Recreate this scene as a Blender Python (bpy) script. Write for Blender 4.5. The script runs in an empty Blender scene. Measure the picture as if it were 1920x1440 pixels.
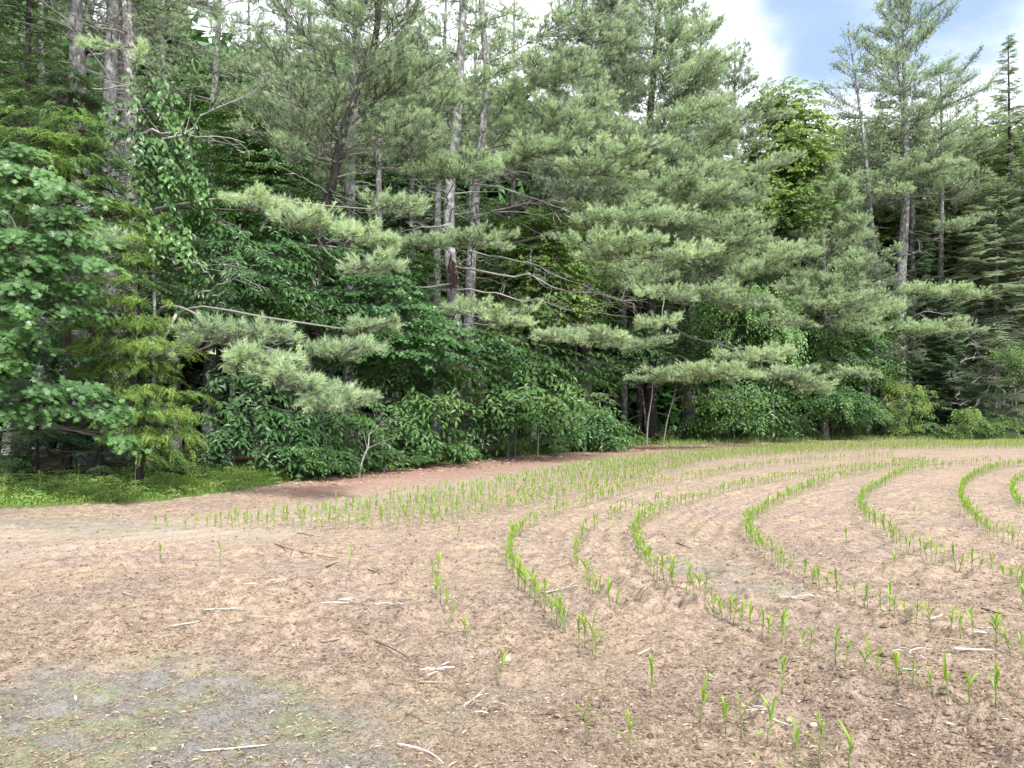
import bpy, math
import numpy as np

rng = np.random.default_rng(11)
F, CX, HY, CH = 1442.0, 960.0, 770.0, 1.6       # focal length in photo pixels, centre, horizon row, eye height (m)
COL = bpy.context.scene.collection
PI = math.pi


DS = 1.0                                         # stretches a whole tree (distance and size together)


def P(px, py, d):                                # point seen at a photo pixel, d metres away
    d = d * DS
    return np.array([(px - CX) / F * d, d, CH + (HY - py) / F * d])


def G(px, py):                                   # point of the flat ground under a photo pixel
    d = CH * F / (py - HY)
    return np.array([(px - CX) / F * d, d])


def nrm(v):
    return v / np.maximum(np.linalg.norm(v, axis=-1, keepdims=True), 1e-9)


# ------------------------------------------------------------------ noise
def _hash(i, j, s):
    h = (i.astype(np.int64) * 374761393 + j.astype(np.int64) * 668265263 + s * 1442695041) & 0xFFFFFFFF
    h = ((h ^ (h >> 13)) * 1274126177) & 0xFFFFFFFF
    return ((h ^ (h >> 16)) & 0xFFFF) / 65535.0


def vnoise(x, y, s=0):
    xi, yi = np.floor(x), np.floor(y)
    u, v = x - xi, y - yi
    u = u * u * (3 - 2 * u); v = v * v * (3 - 2 * v)
    i, j = xi.astype(np.int64), yi.astype(np.int64)
    a, b, c, d = _hash(i, j, s), _hash(i + 1, j, s), _hash(i, j + 1, s), _hash(i + 1, j + 1, s)
    return (a * (1 - u) + b * u) * (1 - v) + (c * (1 - u) + d * u) * v


def fbm(x, y, s=0, o=4):
    t, a, n = 0, 0.5, 0
    for k in range(o):
        t = t + a * vnoise(x * 2 ** k, y * 2 ** k, s + k * 17); n += a; a *= 0.5
    return t / n


# ------------------------------------------------------------------ mesh store
class Geo:
    def __init__(self):
        self.v, self.f, self.m, self.t, self.n = [], [], [], [], 0

    def add(self, v, f, mat=0, tone=0.5):
        v = np.asarray(v, np.float32).reshape(-1, 3); f = np.asarray(f, np.int32).reshape(-1, 3)
        if not len(f):
            return
        self.v.append(v); self.f.append(f + self.n); self.n += len(v)
        self.m.append(np.broadcast_to(np.asarray(mat, np.int32), (len(f),)))
        self.t.append(np.broadcast_to(np.asarray(tone, np.float32), (len(f),)))

    def arrays(self):
        return np.concatenate(self.v), np.concatenate(self.f), np.concatenate(self.m), np.concatenate(self.t)

    def mesh(self, name, mats, smooth=False, origin=None):
        me = bpy.data.meshes.new(name)
        if self.n:
            v, f, m, t = self.arrays()
            if origin is not None:
                v = v - np.asarray(origin, np.float32)
            me.vertices.add(len(v)); me.vertices.foreach_set('co', v.ravel())
            me.loops.add(len(f) * 3); me.loops.foreach_set('vertex_index', f.ravel())
            me.polygons.add(len(f))
            me.polygons.foreach_set('loop_start', np.arange(0, len(f) * 3, 3, dtype=np.int32))
            me.polygons.foreach_set('material_index', m.astype(np.int32))
            me.polygons.foreach_set('use_smooth', np.full(len(f), smooth))
            a = me.attributes.new('tone', 'FLOAT', 'FACE'); a.data.foreach_set('value', t.astype(np.float32))
            me.update(calc_edges=True)
        for mt in mats:
            me.materials.append(M[mt])
        return me

    def obj(self, name, mats, parent=None, smooth=False, origin=None):
        o = bpy.data.objects.new(name, self.mesh(name, mats, smooth, origin)); COL.objects.link(o)
        if origin is not None and parent is None:
            o.location = origin
        if parent is not None:
            o.parent = parent
        return o


def tag(o, label=None, cat=None, group=None, kind=None):
    if label: o['label'] = label
    if cat: o['category'] = cat
    if group: o['group'] = group
    if kind: o['kind'] = kind
    return o


def empty(name, loc, label, cat, group=None):
    o = bpy.data.objects.new(name, None); COL.objects.link(o); o.location = loc
    o.empty_display_size = 0.2
    return tag(o, label, cat, group)


def tube(g, pts, rad, sides=7, mat=0, tone=0.5, cap=True, rough=0.0):
    pts = np.asarray(pts, float); n = len(pts)
    rad = np.broadcast_to(np.asarray(rad, float), (n,))
    tan = nrm(np.gradient(pts, axis=0))
    ref = np.array([0.0, 0.0, 1.0]) if abs(nrm(pts[-1] - pts[0])[2]) < 0.9 else np.array([1.0, 0.0, 0.0])
    a = nrm(np.cross(tan, ref)); b = np.cross(tan, a)
    th = np.arange(sides) * 2 * PI / sides
    r = rad[:, None] * (1 + rough * (rng.random((n, sides)) - 0.5) * 2)
    v = pts[:, None, :] + r[..., None] * (np.cos(th)[None, :, None] * a[:, None, :] + np.sin(th)[None, :, None] * b[:, None, :])
    i = np.arange(n - 1)[:, None] * sides; j = np.arange(sides)[None, :]; k = (j + 1) % sides
    q = np.stack([i + j, i + k, i + sides + k, i + j, i + sides + k, i + sides + j], -1).reshape(-1, 3)
    vv = v.reshape(-1, 3)
    if cap:
        vv = np.concatenate([vv, pts[-1:], pts[:1]]); e = (n - 1) * sides; c = n * sides
        jj = np.arange(sides); kk = (jj + 1) % sides
        q = np.concatenate([q, np.stack([e + jj, e + kk, np.full(sides, c)], -1), np.stack([kk, jj, np.full(sides, c + 1)], -1)])
    g.add(vv, q, mat, tone)


def bez(a, c, b, n):
    t = np.linspace(0, 1, n)[:, None]
    return (1 - t) ** 2 * a + 2 * t * (1 - t) * c + t ** 2 * b


def polyline(pts, n):                            # Catmull-Rom through points, n samples
    p = np.asarray(pts, float)
    if len(p) == 2:
        t = np.linspace(0, 1, n)[:, None]; return p[0] * (1 - t) + p[1] * t
    q = np.concatenate([[2 * p[0] - p[1]], p, [2 * p[-1] - p[-2]]])
    seg = len(p) - 1; u = np.linspace(0, seg, n); i = np.minimum(u.astype(int), seg - 1); t = (u - i)[:, None]
    a, b, c, d = q[i], q[i + 1], q[i + 2], q[i + 3]
    return 0.5 * (2 * b + (c - a) * t + (2 * a - 5 * b + 4 * c - d) * t ** 2 + (3 * b - 3 * c + d - a) * t ** 3)


# ------------------------------------------------------------------ materials
M = {}


def new_mat(name):
    m = bpy.data.materials.new(name); m.use_nodes = True; m.node_tree.nodes.clear()
    M[name] = m
    return m.node_tree


def N(nt, kind, **kw):
    n = nt.nodes.new(kind)
    for k, v in kw.items():
        setattr(n, k, v)
    return n


def L(nt, a, b):
    nt.links.new(a, b)


def ramp(nt, fac, stops, interp='LINEAR'):
    r = N(nt, 'ShaderNodeValToRGB'); r.color_ramp.interpolation = interp
    e = r.color_ramp.elements
    while len(e) < len(stops):
        e.new(0.5)
    for k, (p, c) in enumerate(stops):
        e[k].position = p; e[k].color = (*c, 1)
    L(nt, fac, r.inputs[0])
    return r.outputs[0]


def leaf_mat(name, cols, trans=0.35, rough=0.5, spec=0.4, tcol=(1.25, 1.2, 0.55)):
    nt = new_mat(name)
    at = N(nt, 'ShaderNodeAttribute', attribute_name='tone')
    n = len(cols)
    c = ramp(nt, at.outputs['Fac'], [(k / (n - 1), cols[k]) for k in range(n)])
    p = N(nt, 'ShaderNodeBsdfPrincipled'); L(nt, c, p.inputs['Base Color'])
    p.inputs['Roughness'].default_value = rough; p.inputs['Specular IOR Level'].default_value = spec
    mul = N(nt, 'ShaderNodeMix', data_type='RGBA', blend_type='MULTIPLY'); mul.inputs['Factor'].default_value = 1
    L(nt, c, mul.inputs['A']); mul.inputs['B'].default_value = (*tcol, 1)
    t = N(nt, 'ShaderNodeBsdfTranslucent'); L(nt, mul.outputs['Result'], t.inputs[0])
    mx = N(nt, 'ShaderNodeMixShader'); mx.inputs[0].default_value = trans
    L(nt, p.outputs[0], mx.inputs[1]); L(nt, t.outputs[0], mx.inputs[2])
    o = N(nt, 'ShaderNodeOutputMaterial'); L(nt, mx.outputs[0], o.inputs[0])


def bark_mat(name, dark, light, scale=1.0, vert=0.18, lichen=None):
    nt = new_mat(name)
    geo = N(nt, 'ShaderNodeNewGeometry')
    mp = N(nt, 'ShaderNodeMapping'); mp.inputs['Scale'].default_value = (1, 1, vert); L(nt, geo.outputs['Position'], mp.inputs[0])
    n1 = N(nt, 'ShaderNodeTexNoise'); n1.inputs['Scale'].default_value = 22 * scale; n1.inputs['Detail'].default_value = 5; n1.inputs['Roughness'].default_value = 0.65
    L(nt, mp.outputs[0], n1.inputs['Vector'])
    c = ramp(nt, n1.outputs['Fac'], [(0.36, dark), (0.5, tuple((a + b) / 2 for a, b in zip(dark, light))), (0.66, light)])
    if lichen:
        n2 = N(nt, 'ShaderNodeTexNoise'); n2.inputs['Scale'].default_value = 5 * scale; n2.inputs['Detail'].default_value = 6
        L(nt, geo.outputs['Position'], n2.inputs['Vector'])
        k = ramp(nt, n2.outputs['Fac'], [(0.52, (0, 0, 0)), (0.62, (1, 1, 1))])
        mx = N(nt, 'ShaderNodeMix', data_type='RGBA'); L(nt, k, mx.inputs['Factor']); L(nt, c, mx.inputs['A']); mx.inputs['B'].default_value = (*lichen, 1)
        c = mx.outputs['Result']
    p = N(nt, 'ShaderNodeBsdfPrincipled'); L(nt, c, p.inputs['Base Color']); p.inputs['Roughness'].default_value = 0.9; p.inputs['Specular IOR Level'].default_value = 0.15
    bp = N(nt, 'ShaderNodeBump'); bp.inputs['Strength'].default_value = 0.9; bp.inputs['Distance'].default_value = 0.03
    L(nt, n1.outputs['Fac'], bp.inputs['Height']); L(nt, bp.outputs[0], p.inputs['Normal'])
    o = N(nt, 'ShaderNodeOutputMaterial'); L(nt, p.outputs[0], o.inputs[0])


def tone_mat(name, cols, rough=0.85, spec=0.2, nscale=0, trans=0):
    nt = new_mat(name)
    at = N(nt, 'ShaderNodeAttribute', attribute_name='tone'); fac = at.outputs['Fac']
    if nscale:
        geo = N(nt, 'ShaderNodeNewGeometry')
        n1 = N(nt, 'ShaderNodeTexNoise'); n1.inputs['Scale'].default_value = nscale; n1.inputs['Detail'].default_value = 4
        L(nt, geo.outputs['Position'], n1.inputs['Vector'])
        ma = N(nt, 'ShaderNodeMath', operation='MULTIPLY_ADD'); L(nt, n1.outputs['Fac'], ma.inputs[0]); ma.inputs[1].default_value = 0.8; ma.inputs[2].default_value = -0.4
        ad = N(nt, 'ShaderNodeMath', operation='ADD'); L(nt, fac, ad.inputs[0]); L(nt, ma.outputs[0], ad.inputs[1]); fac = ad.outputs[0]
    n = len(cols)
    c = ramp(nt, fac, [(k / (n - 1), cols[k]) for k in range(n)])
    p = N(nt, 'ShaderNodeBsdfPrincipled'); L(nt, c, p.inputs['Base Color'])
    p.inputs['Roughness'].default_value = rough; p.inputs['Specular IOR Level'].default_value = spec
    o = N(nt, 'ShaderNodeOutputMaterial'); L(nt, p.outputs[0], o.inputs[0])


# foliage
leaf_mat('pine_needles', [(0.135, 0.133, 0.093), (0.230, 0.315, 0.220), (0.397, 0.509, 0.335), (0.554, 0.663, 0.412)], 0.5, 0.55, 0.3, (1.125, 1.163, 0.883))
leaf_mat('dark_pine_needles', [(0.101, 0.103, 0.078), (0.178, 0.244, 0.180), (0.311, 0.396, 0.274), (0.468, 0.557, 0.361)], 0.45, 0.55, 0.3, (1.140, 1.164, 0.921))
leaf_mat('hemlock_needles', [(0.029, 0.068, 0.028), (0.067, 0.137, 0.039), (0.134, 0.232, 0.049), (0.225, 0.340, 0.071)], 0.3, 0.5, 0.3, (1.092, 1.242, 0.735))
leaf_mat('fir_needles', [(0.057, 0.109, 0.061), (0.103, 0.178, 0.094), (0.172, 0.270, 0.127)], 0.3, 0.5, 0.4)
leaf_mat('spruce_needles', [(0.156, 0.216, 0.168), (0.264, 0.348, 0.264), (0.408, 0.492, 0.360)], 0.4, 0.5, 0.3)
leaf_mat('oak_leaves', [(0.041, 0.099, 0.034), (0.069, 0.158, 0.047), (0.105, 0.216, 0.062), (0.162, 0.270, 0.066)], 0.32, 0.4, 0.5)
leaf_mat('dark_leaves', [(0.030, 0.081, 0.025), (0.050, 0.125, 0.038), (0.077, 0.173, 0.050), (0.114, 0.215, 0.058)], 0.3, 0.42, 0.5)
leaf_mat('bright_leaves', [(0.073, 0.137, 0.037), (0.109, 0.195, 0.048), (0.162, 0.253, 0.054), (0.235, 0.299, 0.064)], 0.4, 0.45, 0.45)
leaf_mat('grass_blades', [(0.101, 0.191, 0.049), (0.164, 0.278, 0.072), (0.240, 0.350, 0.090), (0.361, 0.365, 0.202)], 0.4, 0.5, 0.3)
leaf_mat('corn_leaf', [(0.085, 0.196, 0.051), (0.162, 0.297, 0.051), (0.272, 0.391, 0.051)], 0.42, 0.42, 0.45, (1.4, 1.3, 0.4))
leaf_mat('corn_stem', [(0.16, 0.2, 0.07), (0.26, 0.32, 0.1)], 0.15, 0.5, 0.4)
# wood
bark_mat('pine_bark', (0.06, 0.06, 0.06), (0.25, 0.25, 0.255), 1.0, 0.2, (0.32, 0.335, 0.335))
bark_mat('grey_bark', (0.05, 0.048, 0.046), (0.19, 0.187, 0.178), 1.2, 0.5, (0.36, 0.37, 0.34))
bark_mat('dark_bark', (0.014, 0.013, 0.012), (0.055, 0.052, 0.05), 1.0, 0.3)
bark_mat('red_wood', (0.025, 0.014, 0.012), (0.12, 0.07, 0.06), 1.5, 0.12)
tone_mat('twig_wood', [(0.03, 0.027, 0.024), (0.09, 0.082, 0.075), (0.24, 0.23, 0.21)], 0.9)
tone_mat('dead_wood', [(0.13, 0.12, 0.115), (0.24, 0.23, 0.22), (0.42, 0.41, 0.39)], 0.9, 0.15, 9)
# field litter
tone_mat('straw', [(0.123, 0.088, 0.065), (0.278, 0.213, 0.151), (0.410, 0.331, 0.243), (0.541, 0.476, 0.373)], 0.8)
tone_mat('soil_clod', [(0.101, 0.072, 0.053), (0.202, 0.149, 0.111), (0.302, 0.230, 0.170)], 0.95, 0.1, 40)
tone_mat('stalk', [(0.142, 0.107, 0.080), (0.272, 0.234, 0.190), (0.389, 0.368, 0.331), (0.480, 0.469, 0.440)], 0.7, 0.3, 25)
tone_mat('dark_stick', [(0.036, 0.028, 0.024), (0.096, 0.072, 0.056), (0.192, 0.144, 0.108)], 0.9, 0.15, 30)
tone_mat('pale_stone', [(0.210, 0.175, 0.133), (0.315, 0.266, 0.210), (0.385, 0.336, 0.280)], 0.85, 0.2, 20)

# ------------------------------------------------------------------ lie of the land
EX = np.array([-200, -60, -30, -11.3, -6, -4.3, -1.1, 6.2, 16.6, 30.7, 60, 200.])
EY = np.array([8, 9, 12, 16.5, 18.4, 19.4, 25, 36, 43, 46, 48, 50.])
CXs = np.array([-200, -20, -6, -4.9, -3.1, -0.7, 3.3, 13, 30, 60, 200.])
CYs = np.array([4, 8.2, 9.9, 10.5, 12.5, 16.5, 25, 35.5, 41, 43, 45.])
GX = np.array([-200, -30, -8.3, -6.2, -5.3, -4.9, 200])
GY = np.array([5, 8, 12.6, 13.6, 16.0, 18.4, 300])


def forest_sd(x, y):
    e = np.interp(x, EX, EY)
    s = (np.interp(x + 0.5, EX, EY) - np.interp(x - 0.5, EX, EY))
    return (y - e) / np.sqrt(1 + s * s)


def crop_sd(x, y):
    e = np.interp(x, CXs, CYs)
    s = (np.interp(x + 0.5, CXs, CYs) - np.interp(x - 0.5, CXs, CYs))
    return (y - e) / np.sqrt(1 + s * s)


def gh(x, y):                                    # ground height without the small clods
    x = np.asarray(x, float); y = np.asarray(y, float)
    h = 0.05 * (fbm(x * 0.35, y * 0.35, 5, 3) - 0.5)
    fs = forest_sd(x, y)
    h = h + 0.10 * np.clip(fs / 3, 0, 1) * vnoise(x * 0.6, y * 0.6, 9)
    return h


GUIDE = [(2100, 1440), (1875, 1350), (1735, 1306), (1600, 1268), (1480, 1218), (1390, 1182), (1300, 1130), (1222, 1080), (1194, 1030), (1205, 986), (1300, 944), (1480, 900), (1740, 868)]
GUIDE = polyline([[*G(*q), 0] for q in GUIDE], 90)[:, :2]


def row_dist(X, Y):                              # distance to the second curved row, for the planter marks
    best = np.full(np.shape(X), 1e9)
    for a, b in zip(GUIDE[:-1], GUIDE[1:]):
        d = b - a; t = np.clip(((X - a[0]) * d[0] + (Y - a[1]) * d[1]) / (d @ d), 0, 1)
        best = np.minimum(best, (X - a[0] - t * d[0]) ** 2 + (Y - a[1] - t * d[1]) ** 2)
    return np.sqrt(best)


def disp(X, Y):                                  # clods, crumbs and furrows of the tilled soil
    fs = forest_sd(X, Y)
    soil = np.clip((.3 - fs) / .3, 0, 1); near = np.clip((26 - np.hypot(X, Y)) / 20, 0, 1)
    cl = fbm(X * 7 + 3, Y * 7, 31, 4)
    clods = np.clip(cl - 0.47, 0, 1) * 0.2
    mask = np.clip((fbm(X * 0.8, Y * 0.8, 77, 3) - 0.36) * 4, 0.25, 1)
    # the bare worn corner at the lower left is smoother
    smooth = np.clip(np.clip(1 - np.hypot((X + 2.1) / 1.8, (Y - 3.6) / 1.55), 0, 1) * 3, 0, 1)
    z = soil * near * mask * (1 - 0.7 * smooth) * clods + soil * near * 0.024 * (fbm(X * 24, Y * 24, 53, 3) - 0.5)
    # shallow furrows left by the planter, running along the headland
    rd = row_dist(X, Y)
    z = z + soil * near * .03 * np.sin(rd * 2 * PI / .253) * np.clip(1 - rd / 3.2, 0, 1) ** .5 * np.clip(vnoise(X * 1.1 + 9, Y * 1.1, 6) * 1.7 - .35, 0, 1)
    cs = crop_sd(X, Y)
    return z + soil * near * 0.028 * np.sin(cs * 2 * PI / 0.38) * np.clip(vnoise(X * 0.7, Y * 0.7, 3) * 1.6 - 0.5, 0, 1)


def g3(px, py, dz=0.0):
    x, y = G(px, py)
    return np.array([x, y, float(gh(x, y)) + dz])


# ------------------------------------------------------------------ ground
def build_ground():
    fine = np.radians(np.linspace(-42, 42, 620))
    rest = np.radians(np.linspace(42, 318, 70))[1:-1]
    ang = np.concatenate([fine, rest])
    r = np.concatenate([[0.4, 0.9, 1.4, 1.8], 2.2 * 1.0056 ** np.arange(0, 590), 2.2 * 1.0056 ** 590 * 1.12 ** np.arange(0, 24)])
    A, R = np.meshgrid(ang, r)
    X, Y = np.sin(A) * R, np.cos(A) * R
    Z = gh(X, Y)
    Z = Z + disp(X, Y)
    nr, na = X.shape
    v = np.stack([X, Y, Z], -1).reshape(-1, 3)
    i = np.arange(nr - 1)[:, None] * na; j = np.arange(na)[None, :]; k = (j + 1) % na
    q = np.stack([i + j, i + na + k, i + k, i + j, i + na + j, i + na + k], -1).reshape(-1, 3)
    v = np.concatenate([v, [[0, 0, 0]]]); c = len(v) - 1; jj = np.arange(na)
    q = np.concatenate([q, np.stack([jj, (jj + 1) % na, np.full(na, c)], -1)])
    # face up
    a, b, d = v[q[:, 0]], v[q[:, 1]], v[q[:, 2]]
    up = np.cross(b - a, d - a)[:, 2]
    q[up < 0] = q[up < 0][:, ::-1]
    g = Geo(); g.add(v, q)
    o = g.obj('ground', ['ground'], smooth=True)
    tag(o, kind='structure')
    me = o.data
    X, Y = v[:, 0], v[:, 1]
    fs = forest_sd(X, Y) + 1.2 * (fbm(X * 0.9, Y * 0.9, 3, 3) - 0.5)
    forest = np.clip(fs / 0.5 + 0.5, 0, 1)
    cs = crop_sd(X, Y) + 0.9 * (fbm(X * 0.8, Y * 0.8, 8, 4) - 0.5)
    w = np.clip((cs - 0.1) / 1.8, 0, 1) * np.clip((X + 5.6) / 1.6, 0, 1) * np.clip((30 - X) / 12, 0, 1)
    litter = w * (0.35 + 0.9 * np.clip((fs + 3.2) / 2.2, 0, 1))
    pale = np.exp(-((cs - 0.0) / 0.8) ** 2) * np.clip((X + 14) / 3, 0, 1) * 0.7
    tr = np.array([G(0, 1050), G(150, 1025), G(300, 1000)])
    dd = np.abs((Y - np.interp(X, tr[:, 0], tr[:, 1])) * 0.8)
    pale = np.maximum(pale, np.exp(-(dd / 0.55) ** 2) * (X < -2.8))
    green = ((Y > np.interp(X, GX, GY) - 0.5 + 0.7 * fbm(X, Y, 2, 3)) & (fs < 0.6) & (X < -4.8)).astype(float)
    sm = np.clip(1 - np.hypot((X + 2.1) / 2.0, (Y - 3.6) / 1.75) + 1.1 * (fbm(X * 1.6, Y * 1.6, 12, 4) - 0.5), 0, 1)
    moss = np.clip(sm * 4, 0, 1)
    for px, py, rx, ry in ((1330, 1070, .55, .7), (110, 980, 1.2, .6), (830, 1375, .3, .12), (1430, 1100, .5, .5), (200, 990, 1.3, .5)):
        x0, y0 = G(px, py)
        moss = np.maximum(moss, 0.55 * np.clip(3 * (1 - np.hypot((X - x0) / rx, (Y - y0) / ry) + 0.9 * (fbm(X * 2.2, Y * 2.2, 40, 4) - 0.5)), 0, 1))
    for nme, val in (('forest', forest), ('litter', litter), ('pale', pale), ('green', green), ('moss', moss)):
        at = me.attributes.new(nme, 'FLOAT', 'POINT'); at.data.foreach_set('value', val.astype(np.float32))


def ground_mat():
    nt = new_mat('ground')
    geo = N(nt, 'ShaderNodeNewGeometry')

    def noise(sc, det=5, rough=0.6, loc=(0, 0, 0), scl=(1, 1, 1)):
        mp = N(nt, 'ShaderNodeMapping'); mp.inputs['Location'].default_value = loc; mp.inputs['Scale'].default_value = scl
        L(nt, geo.outputs['Position'], mp.inputs[0])
        n = N(nt, 'ShaderNodeTexNoise'); n.inputs['Scale'].default_value = sc; n.inputs['Detail'].default_value = det; n.inputs['Roughness'].default_value = rough
        L(nt, mp.outputs[0], n.inputs['Vector']); return n.outputs['Fac']

    def attr(nm):
        return N(nt, 'ShaderNodeAttribute', attribute_name=nm).outputs['Fac']

    def mix(fac, a, b):
        m = N(nt, 'ShaderNodeMix', data_type='RGBA')
        L(nt, fac, m.inputs['Factor'])
        for s, x in (('A', a), ('B', b)):
            if isinstance(x, tuple): m.inputs[s].default_value = (*x, 1)
            else: L(nt, x, m.inputs[s])
        return m.outputs['Result']
    fine = noise(55, 7, 0.75)
    big = noise(0.9, 5, 0.6, (4, 2, 0))
    mid = noise(9, 6, 0.75, (3, 3, 0))
    mixf = N(nt, 'ShaderNodeMix', data_type='FLOAT'); mixf.inputs['Factor'].default_value = .45; L(nt, fine, mixf.inputs[2]); L(nt, mid, mixf.inputs[3]); fine = mixf.outputs[0]
    soil_a = ramp(nt, fine, [(0.38, (0.087, 0.071, 0.053)), (0.465, (0.247, 0.186, 0.137)), (0.55, (0.404, 0.314, 0.232))])
    soil_b = ramp(nt, fine, [(0.385, (0.073, 0.060, 0.052)), (0.47, (0.215, 0.163, 0.131)), (0.56, (0.362, 0.282, 0.230))])
    kb = ramp(nt, big, [(0.42, (0, 0, 0)), (0.6, (1, 1, 1))])
    c = mix(kb, soil_a, soil_b)
    pl = ramp(nt, fine, [(0.3, (0.204, 0.164, 0.126)), (0.6, (0.396, 0.333, 0.268))])
    c = mix(attr('pale'), c, pl)
    # grey and grey-green crust where the soil was worn flat
    patch = ramp(nt, noise(2.6, 6, 0.65, (9, 1, 0)), [(0.47, (0, 0, 0)), (0.56, (1, 1, 1))])
    grey = ramp(nt, fine, [(0.34, (0.105, 0.103, 0.101)), (0.62, (0.263, 0.265, 0.254))])
    olive = ramp(nt, fine, [(0.34, (0.111, 0.122, 0.071)), (0.62, (0.262, 0.283, 0.179))])
    gran = ramp(nt, noise(7, 7, 0.75, (1, 8, 0)), [(0.4, (.55, .55, .55)), (0.58, (1, 1, 1))])
    mm = N(nt, 'ShaderNodeMath', operation='MULTIPLY'); L(nt, attr('moss'), mm.inputs[0]); L(nt, gran, mm.inputs[1])
    c = mix(mm.outputs[0], c, mix(patch, grey, olive))
    red = ramp(nt, noise(30, 6, 0.7, (2, 7, 0)), [(0.3, (0.172, 0.089, 0.072)), (0.5, (0.305, 0.177, 0.143)), (0.66, (0.448, 0.314, 0.264))])
    c = mix(attr('litter'), c, red)
    gr = ramp(nt, noise(12, 5, 0.6), [(0.35, (0.064, 0.096, 0.028)), (0.65, (0.152, 0.208, 0.056))])
    c = mix(attr('green'), c, gr)
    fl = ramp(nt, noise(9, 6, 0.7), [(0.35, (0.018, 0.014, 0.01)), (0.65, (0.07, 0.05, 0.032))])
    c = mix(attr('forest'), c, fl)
    p = N(nt, 'ShaderNodeBsdfPrincipled'); L(nt, c, p.inputs['Base Color']); p.inputs['Roughness'].default_value = 0.95; p.inputs['Specular IOR Level'].default_value = 0.1
    b1 = N(nt, 'ShaderNodeBump'); b1.inputs['Strength'].default_value = 1.0; b1.inputs['Distance'].default_value = 0.035
    L(nt, fine, b1.inputs['Height'])
    L(nt, b1.outputs[0], p.inputs['Normal'])
    o = N(nt, 'ShaderNodeOutputMaterial'); L(nt, p.outputs[0], o.inputs[0])


ground_mat()
build_ground()

# ------------------------------------------------------------------ leaves, needles, sprays
SIMPLE = (np.array([[0, 0, 0], [.42, .5, .10], [1, 0, -.12], [.42, -.5, .10]], float), np.array([[0, 2, 1], [0, 3, 2]]))
POINTED = (np.array([[0, 0, 0], [.28, .42, .09], [.68, .36, .05], [1, 0, -.14], [.68, -.36, .05], [.28, -.42, .09], [.5, 0, 0]], float),
           np.array([[0, 6, 1], [1, 6, 2], [2, 6, 3], [3, 6, 4], [4, 6, 5], [5, 6, 0]]))
_lo = [(0, 0), (.10, .06), (.16, .30), (.30, .22), (.34, .12), (.44, .42), (.56, .50), (.58, .34), (.56, .14), (.70, .26), (.84, .30), (.80, .12), (1, 0)]
_lp = np.array([(x, y, .12 * abs(y) - .1 * x * x) for x, y in _lo] + [(x, -y, .12 * abs(y) - .1 * x * x) for x, y in _lo[1:-1]][::-1], float)
LOBED = (np.concatenate([_lp, [[.35, 0, -.02]]]), np.array([[i, (i + 1) % len(_lp), len(_lp)] for i in range(len(_lp))]))


def leaves(g, pos, axis, nor, size, width, tmpl, tone, mat=0):
    """one leaf per row: base point, direction, surface normal, length, width ratio"""
    tv, tf = tmpl
    n = len(pos)
    if n == 0: return
    axis = nrm(axis); side = nrm(np.cross(nor, axis)); up = np.cross(axis, side)
    size = np.broadcast_to(size, (n,)); width = np.broadcast_to(width, (n,))
    v = pos[:, None, :] + size[:, None, None] * (tv[None, :, 0:1] * axis[:, None, :] + (tv[None, :, 1:2] * width[:, None, None]) * side[:, None, :] + tv[None, :, 2:3] * up[:, None, :])
    f = tf[None] + (np.arange(n) * len(tv))[:, None, None]
    g.add(v.reshape(-1, 3), f.reshape(-1, 3), mat, np.repeat(np.clip(np.broadcast_to(tone, (n,)), 0, 1), len(tf)))


def lines(g, a, b, w, mat, tone):
    """thin twigs: a three-sided spike from a to b"""
    n = len(a)
    if n == 0: return
    d = nrm(b - a); r = rng.normal(size=(n, 3)); s = nrm(np.cross(d, r)); t = np.cross(d, s)
    w = np.broadcast_to(w, (n,))[:, None]
    v = np.stack([a + w * s, a - .5 * w * s + .87 * w * t, a - .5 * w * s - .87 * w * t, b], 1)
    f = np.array([[0, 1, 3], [1, 2, 3], [2, 0, 3]])[None] + (np.arange(n) * 4)[:, None, None]
    g.add(v.reshape(-1, 3), f.reshape(-1, 3), mat, np.repeat(np.broadcast_to(tone, (n,)), 3))


def needles(g, pos, d, tone, n=12, ln=0.115, w=0.0135, mat=0, spread=0.55):
    k = len(pos)
    if k == 0: return
    dd = np.repeat(nrm(d), n, 0)
    dirs = nrm(dd * 0.75 + rng.normal(size=(k * n, 3)) * spread + np.array([0, 0, .12]))
    base = np.repeat(pos, n, 0) - dd * (rng.random((k * n, 1)) * ln * 0.9)
    l = ln * (0.7 + 0.5 * rng.random((k * n, 1)))
    s = nrm(np.cross(dirs, rng.normal(size=(k * n, 3)))) * w * 0.5
    v = np.stack([base - s, base + s, base + dirs * l], 1)
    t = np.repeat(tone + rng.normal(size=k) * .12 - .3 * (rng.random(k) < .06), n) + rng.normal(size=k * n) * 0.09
    g.add(v.reshape(-1, 3), np.arange(k * n * 3).reshape(-1, 3), mat, np.clip(t, 0, 1))


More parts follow.
